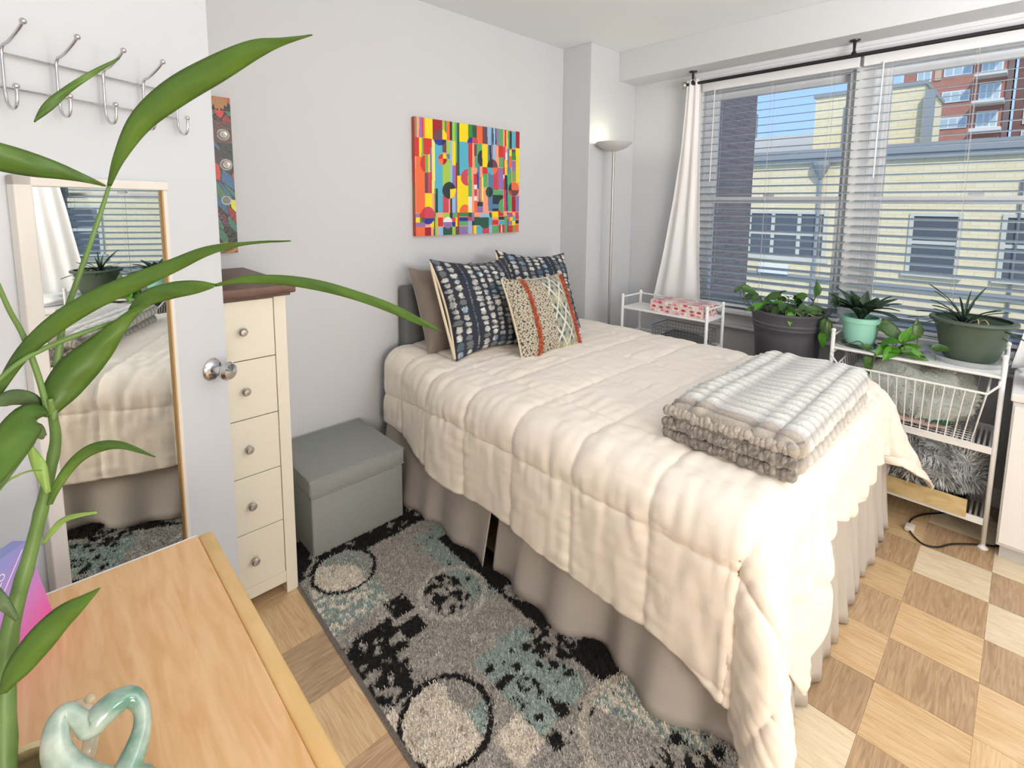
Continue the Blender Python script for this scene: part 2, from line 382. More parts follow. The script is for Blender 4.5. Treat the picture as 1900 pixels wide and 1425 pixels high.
# ============================================================ COMFORTER
COMF = mat('comforter_cotton', (250, 242, 232), .85, sheen=.15, bump=.10, bscale=90)
def comforter():
    topz = .675; r = .085
    y0, yF = -.10, -1.995
    NS, NT = 250, 230
    ovL, ovR = .415, .34
    def ovfoot(s):      # how far the foot hangs, by position across
        b = .265 + .025*math.sin(s*9) + .30*math.exp(-((s+1.82)/.10)**2) - .03*math.exp(-((s+1.55)/.12)**2)
        b += .14*max(0, min(1, (-1.93-s)/.1)) + .06*max(0, min(1, (s+.80)/.15))
        return b
    P = np.zeros((NS, NT, 3)); UV = np.zeros((NS, NT, 2))
    def arc(o):
        if o <= 0: return 0, 0
        q = r*PI/2
        if o < q: return r*math.sin(o/r), r*(1-math.cos(o/r))
        return r, r+(o-q)
    for i in range(NS):
        for j in range(NT):
            a = i/(NS-1); b = j/(NT-1)
            t_len_in = (abs(yF-y0)-r)
            # width direction: overflow left, flat, overflow right
            wl, wf, wr = .24, .54, .22
            ty = b
            fb = .80
            t_in = min(1, b/fb)*t_len_in; ot_f = max(0, (b-fb)/(1-fb))
            y = y0-t_in
            xl = -2.00-.085*min(1, max(0, (-y-.10)/.55)) + r; xr = -.63-r
            if a < wl: s = xl; os_ = (wl-a)/wl; sg = -1
            elif a < wl+wf: s = xl+(xr-xl)*(a-wl)/wf; os_ = 0; sg = 0
            else: s = xr; os_ = (a-wl-wf)/wr; sg = 1
            sx = s+sg*os_*.12
            ot = ot_f*(ovfoot(sx)+r*.6)
            lo = ovL + .05*max(0, min(1, (-y-.4)/.8)) + .015*math.sin(y*7) + .10*max(0, min(1, (-y-1.72)/.25))
            os2 = os_*(lo if sg < 0 else ovR)
            hang = math.hypot(os2, ot)
            o_, d_ = arc(hang)
            if hang > 1e-6: dx, dy = sg*os2/hang, -ot/hang
            else: dx, dy = 0, 0
            # folds in the hanging cloth
            k = max(0, d_-.05)
            fold = 0
            if hang > 0:
                if abs(dy) > .3: fold += min(1, k*5)*(.017*math.sin(s*2*PI/.135+1.3*nz3(s*4, 1))+.012*nz3(s*16, 3)+.03*math.exp(-((s+1.76)/.06)**2))*abs(dy)
                if abs(dx) > .3: fold += k*(.07*nz3(y*3.2, 5, sg)+.03*math.sin(y*9+1))*abs(dx)
                if abs(dx) > .2 and abs(dy) > .2: fold += k*.20*math.sin(math.atan2(-dy, abs(dx))*4.0-1.9)
                if sg > 0 and abs(dx) > .2 and abs(dy) > .2: fold += k*.35
            o_ += fold+.02*k
            x = s+dx*o_; yy = y+dy*o_; z = topz-d_
            edge_l = max(0, 1-abs(x+1.36)/.72)
            z += (.012*edge_l**.5 if d_ < .1 else 0)+ .010*nz3(x*2.2, yy*2.2, 3)*(1 if d_ < .1 else .0)
            P[i, j] = (x, yy, max(z, .012))
            UV[i, j] = (s+sg*os2, y-ot)
    # normals
    du = np.gradient(P, axis=0); dv = np.gradient(P, axis=1); N = np.cross(du, dv); N /= (np.linalg.norm(N, axis=2, keepdims=True)+1e-9)
    # orient outward
    if N[NS//2, NT//3, 2] < 0: N = -N
    D = np.zeros((NS, NT))
    for i in range(NS):
        for j in range(NT):
            s, t = UV[i, j]
            fs_ = ((s+1.85)/.325) % 1.0; ft = ((t+.58)/.277) % 1.0
            ds = min(fs_, 1-fs_)*.325; dt = min(ft, 1-ft)*.277
            puff = (1-math.exp(-ds/.011))*(1-math.exp(-dt/.011))
            h = .0100*puff+.0020*math.sin(PI*fs_)*math.sin(PI*ft)
            h += .008*math.exp(-ds/.06)*nz3(s*8, t*34, 1)+.007*math.exp(-dt/.06)*nz3(s*34, t*8, 2)+.003*nz3(s*12-t*5, t*30, 11)
            h += .004*nz3(s*7, t*14, 4)+.002*nz3(s*22+t*9, t*24, 7)
            if t < -2.0: h += .004*nz3(s*40, t*5, 9)
            D[i, j] = h
    P = P+N*D[..., None]
    P[..., 2] = np.maximum(P[..., 2], .010)
    o = MB().add(P.reshape(-1, 3), gridfaces(NS, NT)).build('comforter', COMF, smooth='all')
    md = o.modifiers.new('t', 'SOLIDIFY'); md.thickness = .010; md.offset = -1 if True else 1
    tag(o, 'cream box-quilted comforter spread over the bed', 'comforter')
    return o
comf = comforter()
# hem piping
# ============================================================ PILLOWS
def pillow(name, label, w, h, T, Mx, mfront, colfn=None, back=None, n=60, group=None, piping=None, pip_r=.005, pinch=.06, side=False):
    t = thing(name, Mx.translation, label, 'pillow', group)
    def surf(sgn):
        vs = []
        for i in range(n+1):
            for j in range(n+1):
                u = -1+2*i/n; v = -1+2*j/n
                cu = (1-pinch*(1-abs(v)**2)*abs(u)**3); cv = (1-pinch*(1-abs(u)**2)*abs(v)**3)
                th = T*((1-abs(u)**2.6)*(1-abs(v)**2.6))**.55
                wr = .006*nz3(u*3+5, v*3, sgn)+.003*nz3(u*9, v*9, sgn+3)
                e_ = min(1, 6*min(1-abs(u), 1-abs(v)))
                vs.append(Mx @ Vector((u*cu*w/2, -sgn*(th/2+wr*e_), v*cv*h/2+.014*u*u*(1 if v > 0 else -1)*abs(v)**8)))
        return vs
    f = gridfaces(n+1, n+1)
    o = MB().add(surf(1), [q for q in f]).build('front', mfront, t, smooth='all')
    if colfn:
        setcol(o, [colfn(-1+2*i/n, -1+2*j/n) for i in range(n+1) for j in range(n+1)])
    MB().add(surf(-1), [q[::-1] for q in f]).build('back', back or mfront, t, smooth='all')
    if piping:
        pts = []
        for (a, b) in [(-1+2*k/20, -1) for k in range(20)]+[(1, -1+2*k/20) for k in range(20)]+[(1-2*k/20, 1) for k in range(20)]+[(-1, 1-2*k/20) for k in range(21)]:
            cu = (1-pinch*(1-abs(b)**2)*abs(a)**3); cv = (1-pinch*(1-abs(a)**2)*abs(b)**3)
            if side and not (a <= -.999): continue
            pts.append(Mx @ Vector((a*cu*w/2, .004 if side else 0, b*cv*h/2)))
        MB().tube(pts, pip_r, 8).build('piping', piping, t, smooth='all')
    return t
def PM(cx, cy, cz, lean, yawz=0, rollz=0):
    return Matrix.Translation((cx, cy, cz)) @ Matrix.Rotation(yawz, 4, 'Z') @ Matrix.Rotation(-lean, 4, 'X') @ Matrix.Rotation(rollz, 4, 'Y')
BROWN = mat('brown_velvet', (128, 116, 108), .6, var=.12, vscale=6, sheen=.6, bump=.1, bscale=300)
pillow('throw_pillow', 'plain taupe brown velvet pillow at the left, against the headboard', .42, .44, .13, PM(-1.690, -.235, .900, .38), BROWN, piping=None)
rp = random.Random(11)
def mud(seed, ncol):
    r_ = random.Random(seed)
    cols = []
    for c in range(ncol):
        kind = r_.choice([0, 0, 1, 2, 0, 2]); rows = []
        v = -1.0
        while v < 1.0:
            hgt = {0: r_.uniform(.09, .15), 1: r_.uniform(.03, .045), 2: r_.uniform(.07, .15)}[kind]
            rows.append((v, v+hgt, r_.uniform(.85, 1.25), r_.uniform(-.15, .15), r_.random())); v += hgt+r_.uniform(.004, .022)
        cols.append((kind, rows))
    def fn(u, v):
        c = (u+1)/2*ncol + .08*nz3(u*2, v*3, seed); k = int(max(0, min(ncol-1, math.floor(c)))); f = c-k-.5
        kind, rows = cols[k]; base = (36, 42, 54)
        hw = {0: .34, 1: .10, 2: .36}[kind]
        for (a, b, wdt, off, q) in rows:
            if a <= v < b:
                vv = (v-(a+b)/2)/((b-a)/2); ff = (f-off*.2)/(hw*wdt)
                ed = 1-(abs(ff)**2.4+abs(vv)**2.6)+.95*nz3(u*24, v*38, seed)
                if ed > 0:
                    g = min(1, ed*2.2)*(.75+.35*nz3(u*7, v*9, seed+1)) if q < .8 else .35
                    g = max(0, min(1, g*(.75 if kind == 1 else 1)))
                    tint = (236, 234, 224) if nz3(u*3, v*3, seed+2) > -.25 else (160, 186, 204)
                    return tuple(base[m]+(tint[m]-base[m])*g for m in range(3))
        n_ = .5+.5*nz3(u*12, v*12, seed+5)
        return tuple(b_+10*n_ for b_ in base)
    return fn
MUD = attr_mat('indigo_block_print', .85, bump=.15, bscale=700, nv=.06)
CREAMF = mat('cream_cotton', (222, 208, 182), .85, bump=.1, bscale=600)
pillow('throw_pillow', 'large navy and white block-print pillow leaning behind the small fringed one, nearer the taupe pillow', .53, .50, .16,
       PM(-1.605, -.400, .925, .47, .03, .05), MUD, mud(4, 10), back=CREAMF, n=170, piping=CREAMF, pip_r=.007, pinch=.10, side=True, group='indigo block-print pillows')
pillow('throw_pillow', 'large navy and white block-print pillow standing nearest the window side of the bed', .53, .50, .15,
       PM(-1.13, -.360, .925, .45, -.10, .09), MUD, mud(9, 10), back=CREAMF, n=170, piping=CREAMF, pip_r=.007, pinch=.10, side=True, group='indigo block-print pillows')
def kilim(u, v):
    z = (u+1)/2
    wv = nz3(u*60, v*60)
    if z < .55 or z > .86:     # dense black maze print on oatmeal
        a = math.sin((u*34+v*3)*1.6)*math.sin((v*30)*1.6)+.9*nz3(u*22, v*22, 4)
        b = math.sin((u*22+v*22)*1.5)*math.sin((u*22-v*22)*1.5)
        d = abs(a*.6+b*.8)
        if d < (.22 if z < .55 else .14): return (62, 56, 52)
        return (206, 196, 176) if wv > -.2 else (176, 166, 148)
    a = (u-.42)*5.2; b = v*3.3
    p = abs(((a+b) % 2)-1); q = abs(((a-b) % 2)-1)
    if min(p, q) < .12: return (232, 228, 214)
    cell = int(math.floor((a+b)/2))+int(math.floor((a-b)/2))*3
    if max(abs(p-.5), abs(q-.5)) < .22: return [(70, 88, 92), (206, 196, 140), (80, 96, 100), (112, 122, 118)][cell % 4]
    return (150, 152, 138) if wv > 0 else (172, 172, 156)
KIL = attr_mat('woven_kilim_print', .95, bump=.6, bscale=420, nv=.12)
small = pillow('throw_pillow', 'small oatmeal patterned pillow with two bands of orange fringe', .44, .41, .13,
               PM(-1.385, -.615, .872, .42, .0, .03), KIL, kilim, back=CREAMF, n=170, piping=CREAMF)
Mx = PM(-1.385, -.615, .872, .42, .0, .03)
ORG = mat('orange_yarn', (214, 112, 78), .95, var=.2, vscale=120, bump=.5, bscale=500)
for uu in (-.52, .93):
    fb = MB(); rf = random.Random(int(uu*100))
    for k in range(420):
        v = -1+2*(k+.5)/420
        th = .13*((1-abs(uu)**2.6)*(1-min(.999, abs(v))**2.6))**.55/2
        cu = (1-.06*(1-v*v)*abs(uu)**3); cv = (1-.06*(1-uu*uu)*abs(v)**3)
        b0 = Vector((uu*cu*.22+rf.uniform(-.006, .006), -th-.002, v*cv*.205))
        d = Vector((rf.uniform(-.3, 1.0)*(1 if uu < 0 else .6), -rf.uniform(.5, 1), rf.uniform(-.9, .5))).normalized()*rf.uniform(.012, .024)
        side = Vector((0, 0, 1)).cross(d).normalized()*.0035
        fb.add([Mx @ (b0-side), Mx @ (b0+side), Mx @ (b0+d+side*.8), Mx @ (b0+d-side*.8), Mx @ (b0+d*.5+Vector((0, -.003, .003)))], [(0, 1, 2, 3), (0, 1, 4), (1, 2, 4), (2, 3, 4), (3, 0, 4)])
    pts = []
    for k in range(41):
        v = -1+2*k/40; th = .13*((1-abs(uu)**2.6)*(1-min(.999, abs(v))**2.6))**.55/2
        cu = (1-.06*(1-v*v)*abs(uu)**3); cv = (1-.06*(1-uu*uu)*abs(v)**3)
        pts.append(Mx @ Vector((uu*cu*.22, -th-.001, v*cv*.205)))
    fb.tube(pts, .006, 6)
    fb.build('fringe', ORG, small, kind='stuff', label='orange yarn fringe')

# ============================================================ FOLDED FLEECE
FLEECE = attr_mat('ribbed_fleece', .95, bump=.7, bscale=160, sheen=.4, nv=.10)
def fleece():
    t = thing('folded_blanket', (-1.38, -1.78, .69), 'folded grey and white ribbed plush blanket on the foot of the bed', 'blanket')
    x0, x1 = -1.86, -.92
    def layer(z0, z1, y0, y1, x0, x1, tip, name, lab=None):
        NX, NR = 150, 190
        yc, zc, hy, hz = (y0+y1)/2, (z0+z1)/2, (y1-y0)/2, (z1-z0)/2
        vs = []; cs = []
        per = 0
        for i in range(NX):
            a = i/(NX-1)
            # rounded ends
            ex = min(1, math.sqrt(max(0, 1-(abs(2*a-1)**14))))
            x = x0+(x1-x0)*a
            for j in range(NR):
                th = 2*PI*j/NR
                ct, st = math.cos(th), math.sin(th)
                pw = .32
                yy = math.copysign(abs(ct)**pw, ct); zz = math.copysign(abs(st)**.55, st)
                sy = yy*hy*(.55+.45*ex); sz = zz*hz*max(ex, .02)
                px = x; py = yc+sy; pz = zc+sz
                if st > 0: pz -= .030*max(0, (a-.7)/.3)**2*0
                # ribs
                cellx = (x-x0)/.047; celly = (py-y0)/.062
                side = abs(ct)**pw > .97
                fx = abs(math.sin(PI*cellx)); fy = abs(math.sin(PI*(celly if not side else (pz-z0)/.05)))
                puff = (fx**.5)*(fy**.45)
                nrm = Vector((0, ct*.6 if not side else ct, st)).normalized()
                h = .015*puff+.004*nz3(px*40, py*40, pz*40)
                p = Vector((px, py, pz))+nrm*h
                p.z += .010*nz3(px*4, py*4, 1)
                vs.append(p)
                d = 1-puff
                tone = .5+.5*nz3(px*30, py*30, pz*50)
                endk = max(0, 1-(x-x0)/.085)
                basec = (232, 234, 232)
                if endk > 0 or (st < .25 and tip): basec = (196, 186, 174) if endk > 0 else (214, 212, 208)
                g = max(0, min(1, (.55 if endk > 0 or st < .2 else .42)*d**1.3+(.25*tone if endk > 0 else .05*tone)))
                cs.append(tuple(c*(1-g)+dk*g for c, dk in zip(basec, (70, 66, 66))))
        f = []
        for i in range(NX-1):
            for j in range(NR): f.append((i*NR+j, (i+1)*NR+j, (i+1)*NR+(j+1) % NR, i*NR+(j+1) % NR))
        f.append(tuple(range(NR))); f.append(tuple((NX-1)*NR+j for j in range(NR))[::-1])
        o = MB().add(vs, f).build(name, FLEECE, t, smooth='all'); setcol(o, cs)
        return o
    layer(.745, .812, -1.975, -1.585, -1.855, -.945, False, 'upper_fold')
    layer(.690, .755, -1.972, -1.590, -1.840, -.955, True, 'lower_fold')
    # rolled fold at the near end: plush tufts
    rf = random.Random(5); tf = MB(); cs = []
    for k in range(26):
        for m_ in range(3):
            y = -1.965+k*.0148; z = .715+m_*.036+rf.uniform(-.004, .004)
            b = MB().ball((0, 0, 0), 1, 6); rr_ = rf.uniform(.015, .022)
            sc = (.018, .014+.004*rf.random(), rr_)
            vv = [(-1.842-.006*(1-abs(m_-1))+v[0]*sc[0]+.003*nz3(v[1]*3+k, v[2]*3, m_), y+v[1]*sc[1], z+v[2]*sc[2]) for v in b.v]
            tf.add(vv, b.f)
            for v in b.v:
                g = .35+.3*rf.random()+.4*nz3(v[0]*5+k, v[1]*5, v[2]*8); g = max(0, min(.85, g if m_ < 2 else g*.5))
                cs.append(tuple(c*(1-g)+dk*g for c, dk in zip((212, 204, 192), (58, 54, 54))))
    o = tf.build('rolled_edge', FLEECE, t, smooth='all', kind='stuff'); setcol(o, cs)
fleece()
# ============================================================ STORAGE OTTOMAN
LINEN = mat('grey_linen', (158, 162, 160), .95, var=.16, vscale=420, bump=.5, bscale=700)
ot = thing('storage_ottoman', (-2.34, -.25, 0), 'grey linen storage cube with a lift-off cushioned lid, beside the bed', 'ottoman')
MB().box(-2.552, -2.135, -.452, -.038, 0, .262, .008).build('body', LINEN, ot, smooth=True)
MB().box(-2.560, -2.128, -.460, -.030, .266, .342, .014).build('lid', LINEN, ot, smooth=True)
q = MB()
for z in (.336,):
    q.tube([(-2.556, -.456, z), (-2.132, -.456, z), (-2.132, -.034, z), (-2.556, -.034, z), (-2.556, -.456, z)], .0045, 8)
q.tube([(-2.556, -.456, .27), (-2.132, -.456, .27)], .0035, 6)
q.build('piping', LINEN, ot, smooth=True)

# ============================================================ TALL NARROW CHEST
IVORY = mat('ivory_paint', (232, 228, 214), .5, bump=.04, bscale=80)
WALNUT = wood('walnut_top', (112, 84, 72), (84, 60, 52), .45, (2, 20, 2), 0, 1.5, 4)
ch = thing('chest_of_drawers', (-2.79, -.3, 0), 'tall narrow ivory chest of drawers with a dark wood top, partly behind the door', 'chest')
c = MB()
c.box(-2.692, -2.652, -.552, -.02, 0, 1.133, .002); c.box(-2.945, -2.905, -.552, -.02, 0, 1.133, .002)
c.box(-2.905, -2.692, -.03, -.02, .05, 1.133); c.box(-2.905, -2.692, -.545, -.03, .06, .075)
c.box(-2.905, -2.692, -.550, -.535, .045, .088, .001); c.box(-2.905, -2.692, -.545, -.03, 1.118, 1.133)
c.build('carcass', IVORY, ch)
MB().box(-2.970, -2.628, -.590, -.005, 1.133, 1.165, .006).build('top', WALNUT, ch, smooth=True)
MB().box(-2.958, -2.640, -.568, -.01, 1.122, 1.1335, .002).build('cornice', WALNUT, ch)
for k in range(5):
    z1 = 1.116-(.2062*k); z0 = z1-.2030
    d = MB().box(-2.9035, -2.6935, -.549, -.20, z0, z1, .002).build('drawer', IVORY, ch)
    cz = (z0+z1)/2
    MB().lathe([(.0001, 0), (.005, 0), (.005, .012), (.0125, .018), (.0135, .024), (.009, .029), (.0001, .030)], (-2.797, -.549, cz), 24, axis=(0, -1, 0)).build('knob', STEEL, d, smooth=True)

# ============================================================ DOOR with mirror, hooks, knob
AN = math.radians(30.5); E0 = Vector((-2.875, -.675, 0)); du_ = Vector((-math.cos(AN), -math.sin(AN), 0)); dn_ = Vector((math.sin(AN), -math.cos(AN), 0))
def DP(s, z, o=0): return E0+du_*s+dn_*o+Vector((0, 0, z))
def dbox(mb, s0, s1, z0, z1, o0, o1, bv=0):
    t = MB().box(s0, s1, o0, o1, z0, z1, bv)
    return mb.add([DP(v[0], v[2], v[1]) for v in t.v], [f[::-1] for f in t.f])
DOORM = mat('door_paint', (212, 217, 225), .42, bump=.05, bscale=40)
door = struct(dbox(MB(), 0, .76, .012, 2.035, -.036, 0, .003).build('door_1', DOORM))
kb = MB(); ax = dn_
kb.lathe([(.0001, 0), (.031, 0), (.033, .004), (.026, .012), (.012, .016), (.010, .034), (.016, .040), (.026, .050), (.028, .060), (.022, .070), (.0001, .074)], DP(.056, .950, 0), 32, axis=dn_)
kb.build('door_knob', CHROME, door, smooth=True)
MB().lathe([(.0001, 0), (.029, 0), (.012, .016), (.010, .030), (.026, .050), (.0001, .065)], DP(.056, .950, -.036), 24, axis=-dn_).build('door_knob', CHROME, door, smooth=True)
dbox(MB(), -.0012, .0, .92, .98, -.030, -.006).build('latch_plate', STEEL, door)
hg = MB()
for z in (.25, 1.05, 1.8): hg.tube([DP(.765, z-.045, .004), DP(.765, z+.045, .004)], .006, 8)
hg.build('hinge', STEEL, door, smooth=True)
# mirror
mir = thing('wall_mirror', DP(.34, .5, 0), 'long white-framed mirror hung on the open door', 'mirror')
FRM = mat('mirror_frame_white', (232, 230, 226), .45, var=.05, vscale=8)
TANF = mat('mirror_bevel_tan', (196, 160, 110), .5)
ms0, ms1, mz0, mz1 = .174, .506, .32, 1.495
f = MB()
dbox(f, ms1-.032, ms1, mz0, mz1, .001, .024, .003); dbox(f, ms0, ms0+.012, mz0, mz1, .001, .018, .002)
dbox(f, ms0, ms1, mz1-.022, mz1, .001, .024, .003); dbox(f, ms0, ms1, mz0, mz0+.03, .001, .024, .003)
f.build('frame', FRM, mir)
f = MB(); dbox(f, ms0+.012, ms0+.0165, mz0+.03, mz1-.022, .004, .018); dbox(f, ms1-.036, ms1-.032, mz0+.03, mz1-.35, .004, .016)
f.build('inner_bevel', TANF, mir)
MIRR = mat('mirror_silver', (235, 238, 236), .0, 1)
dbox(MB(), ms0+.012, ms1-.032, mz0+.028, mz1-.020, .004, .012).build('glass', MIRR, mir)
# coat hook rail
hk = thing('coat_rack', DP(.3, 1.7, 0), 'chrome wire coat rack with double hooks on the white door', 'coat rack')
for z in (1.729, 1.664): MB().tube([DP(.128, z, .014), DP(.62, z, .014)], .0028, 8).build('rail', CHROME, hk, smooth=True)
def bez(P, n=8):
    out_ = []
    P = [Vector(p) for p in P]
    for i in range(len(P)-1):
        p0 = P[max(i-1, 0)]; p1 = P[i]; p2 = P[i+1]; p3 = P[min(i+2, len(P)-1)]
        for k in range(n):
            t = k/n
            out_.append(.5*((2*p1)+(p2-p0)*t+(2*p0-5*p1+4*p2-p3)*t*t+(3*p1-p0-3*p2+p3)*t**3))
    out_.append(P[-1]); return out_
for s in (.129, .219, .313, .407, .500, .590):
    pts = bez([DP(s, 1.778, .082), DP(s, 1.766, .068), DP(s, 1.748, .040), DP(s, 1.742, .024), DP(s, 1.728, .018), DP(s, 1.70, .017), DP(s, 1.650, .017), DP(s, 1.628, .024), DP(s, 1.622, .036), DP(s, 1.630, .046), DP(s, 1.648, .049), DP(s, 1.662, .049)])
    q = MB().tube(pts, .0031, 10); q.ball(DP(s, 1.781, .085), .0062, 8); q.ball(DP(s, 1.664, .049), .0060, 8)
    q.build('hook', CHROME, hk, smooth='all')

# ============================================================ PAINTING
cv = thing('canvas_painting', (-1.38, -.02, 1.586), 'colourful abstract canvas of stripes and circles on the wall above the pillows', 'painting')
PX0, PX1, PZ0, PZ1 = -1.773, -.989, 1.267, 1.905
C_ = dict(R=(206, 52, 46), DR=(160, 26, 42), O=(240, 110, 62), Y=(246, 222, 22), LY=(242, 234, 120), T=(88, 178, 206), LG=(162, 204, 74), G=(92, 172, 110), DG=(40, 88, 70), GR=(64, 138, 60), B=(42, 52, 150), LB=(152, 190, 226), P=(146, 118, 178), M=(108, 70, 82), K=(44, 54, 58), W=(236, 238, 240), PK=(250, 164, 132), GY=(150, 130, 108), C=(206, 72, 92), SB=(86, 128, 170), OL=(130, 170, 90))
SRC = [(85, 95), (1192, 262), (1168, 1315), (100, 1355)]
def homo(src, dst):
    A = []; b = []
    for (x, y), (u, v) in zip(src, dst):
        A.append([x, y, 1, 0, 0, 0, -u*x, -u*y]); b.append(u); A.append([0, 0, 0, x, y, 1, -v*x, -v*y]); b.append(v)
    h = np.linalg.solve(np.array(A, float), np.array(b, float)); return np.append(h, 1).reshape(3, 3)
Hm = homo([(0, 0), (1, 0), (1, 1), (0, 1)], SRC)
top_ = lambda x: 95+.151*(x-85); bot_ = lambda x: 1355-.0375*(x-100)
vf = lambda x, y: (y-top_(x))/(bot_(x)-top_(x))
RECTS = """85 110 95 320 GY|110 135 95 320 PK|135 165 95 320 P|165 178 95 320 R|178 195 95 320 O|195 275 95 332 Y|275 378 95 345 DR|378 403 100 345 LG|403 420 100 350 GR|420 455 140 352 O|455 480 140 352 K|480 512 150 360 LG|512 530 150 1110 G|530 555 150 725 DG|555 650 165 372 Y|650 695 170 380 GR|695 740 170 380 DG|740 800 180 390 O|800 852 190 392 M|852 890 200 400 LB|890 905 205 1100 SB|905 915 210 400 K|915 935 210 560 LB|935 945 210 400 K|945 968 215 410 P|968 1016 230 412 G|1016 1034 240 420 PK|1034 1050 240 420 R|1050 1065 245 440 Y|1065 1084 248 460 G|1084 1108 252 445 K|1108 1150 256 440 T|1150 1192 260 435 DR
85 135 320 520 R|135 160 320 520 Y|160 180 320 520 OL|180 268 330 500 R|268 298 345 1100 LY|298 378 350 1110 T|100 195 520 1110 O|195 228 500 690 OL|228 248 500 690 Y|248 266 430 690 P|195 225 690 905 M|225 250 690 905 C|250 266 690 905 R|195 268 905 1110 Y|268 290 905 1110 PK|290 304 860 1110 G|304 328 860 1110 K|328 378 820 1110 T|378 420 355 480 M|420 458 355 500 LG|458 482 360 600 LB|482 514 360 618 Y|420 455 500 548 SB|378 460 550 950 LG|458 480 600 860 LB|480 515 618 860 P|515 532 585 860 DR|532 550 720 860 M|378 440 940 1110 C|440 475 860 1150 PK|455 478 960 1180 K|478 512 950 1110 LB|512 530 860 1110 P|530 645 725 1105 Y|555 650 372 720 T|650 690 380 635 R|690 712 380 710 PK|712 740 390 630 M|645 682 635 945 G|645 682 945 1110 W|712 740 520 640 G|740 795 390 520 G|740 770 530 700 SB|770 795 520 625 K|795 852 395 638 Y|852 872 400 590 SB|872 890 400 1100 K|852 895 590 1100 SB|690 705 700 1110 PK|705 738 705 820 R|708 735 820 870 W|705 738 870 940 C|708 735 940 985 W|705 738 985 1110 O|738 752 690 860 B|752 768 700 1000 SB|768 790 640 740 PK|770 786 740 1000 O|786 802 740 1000 LY|795 850 638 708 R|802 848 708 850 G|802 850 850 1100 PK|738 798 1000 1045 K|738 798 1045 1110 P|905 960 640 875 C|960 1015 640 870 P|968 1016 412 530 R|968 1016 535 640 G|1016 1038 420 560 C|1038 1060 480 560 W|1016 1030 560 875 R|1030 1048 560 720 Y|1012 1026 715 755 W|1030 1058 720 875 K|895 1010 875 930 G|898 1008 930 1028 K|895 1000 1028 1070 SB|895 958 1070 1100 K|958 1012 1070 1150 R|1016 1040 875 1100 C|1040 1056 875 1100 B|1056 1100 640 1100 G|1060 1080 440 700 SB|1080 1105 460 520 Y|1080 1105 520 640 O|1105 1148 448 480 M|1105 1148 480 565 GR|1105 1148 570 680 P|1105 1145 680 790 OL|1148 1192 435 800 Y|1100 1138 945 1105 DR|1138 1175 940 1105 P
100 140 1115 1155 P|140 195 1110 1160 R|195 252 1118 1155 G|252 290 1110 1160 C|100 140 1165 1210 Y|140 195 1165 1215 GR|195 252 1160 1215 R|252 290 1160 1260 Y|100 195 1215 1260 P|100 192 1260 1355 O|192 255 1262 1355 DR|255 285 1262 1355 PK|285 300 1110 1350 DG|300 320 1110 1350 LG|320 378 1115 1155 PK|378 452 1115 1160 LG|452 480 1110 1180 K|480 528 1110 1160 G|328 380 1160 1255 R|328 380 1258 1345 LB|380 475 1258 1345 DG|475 512 1160 1205 C|475 512 1205 1255 B|475 510 1255 1340 LG|512 528 1160 1255 Y|512 548 1255 1340 M|528 548 1110 1255 R|548 645 1110 1155 GR|548 640 1158 1200 B|548 640 1202 1248 G|548 645 1252 1335 P|645 680 1110 1155 DG|640 680 1158 1200 C|640 680 1202 1330 LB|680 705 1110 1200 P|680 705 1200 1245 K|680 700 1245 1330 O|705 760 1110 1158 PK|705 758 1158 1245 DG|700 726 1245 1330 Y|726 790 1248 1330 T|790 860 1250 1330 C|760 860 1200 1250 M|860 890 1110 1160 DG|860 890 1160 1245 T|890 958 1105 1160 Y|890 955 1160 1192 PK|890 955 1192 1240 R|862 890 1245 1325 LB|890 960 1245 1322 G|958 1020 1155 1190 K|960 1030 1192 1240 T|960 982 1240 1322 R|982 994 1240 1322 W|994 1030 1240 1322 R|1020 1050 1150 1320 G|1050 1060 1110 1320 M|1060 1100 1115 1190 C|1060 1100 1190 1240 P|1060 1105 1245 1318 R|1100 1135 1150 1195 T|1098 1132 1195 1245 Y|1135 1170 1190 1232 K|1135 1170 1110 1188 C|1105 1132 1245 1318 OL|1132 1170 1240 1318 O"""
RL = []
for ln in RECTS.replace('\n', '|').split('|'):
    a = ln.split(); x0, x1, y0, y1 = map(float, a[:4]); xc = (x0+x1)/2
    RL.append((x0, x1, max(-.1, vf(xc, y0)), vf(xc, y1), C_[a[4]]))
CIR = [(355, 318, 72, 88, 378, 345, 'M', 'Y', 'B', 'K'), (695, 380, 58, 62, 690, 378, 'B', 'C', None, None), (380, 552, 46, 58, 382, 545, 'R', 'Y', 'O', 'DR'), (205, 595, 58, 92, 196, 0, 'R', 'OL', 'R', None),
       (445, 878, 70, 88, 458, 862, 'K', 'K', 'K', 'Y'), (640, 742, 72, 88, 644, 0, 'C', None, 'C', None), (612, 1100, 60, 72, 640, 1110, 'O', 'LY', None, None), (795, 540, 50, 85, 795, 625, 'K', None, None, None),
       (900, 635, 55, 82, 905, 640, 'K', 'M', 'T', 'O'), (865, 897, 38, 55, 865, 0, 'DG', 'K', 'DG', 'K'), (1122, 868, 55, 75, 1100, 880, 'K', 'O', 'R', 'M'), (1008, 1045, 48, 76, 1010, 0, 'G', None, 'G', None),
       (225, 1140, 72, 92, 192, 1165, 'R', 'C', 'M', 'B'), (430, 1215, 48, 60, 476, 1208, 'W', 'LB', 'P', 'LB'), (815, 1195, 60, 82, 858, 1160, 'LB', 'LB', 'DG', 'T'), (735, 330, 0, 0, 0, 0, None, None, None, None), (1080, 1160, 30, 45, 1080, 1160, 'P', 'C', 'O', 'Y')]
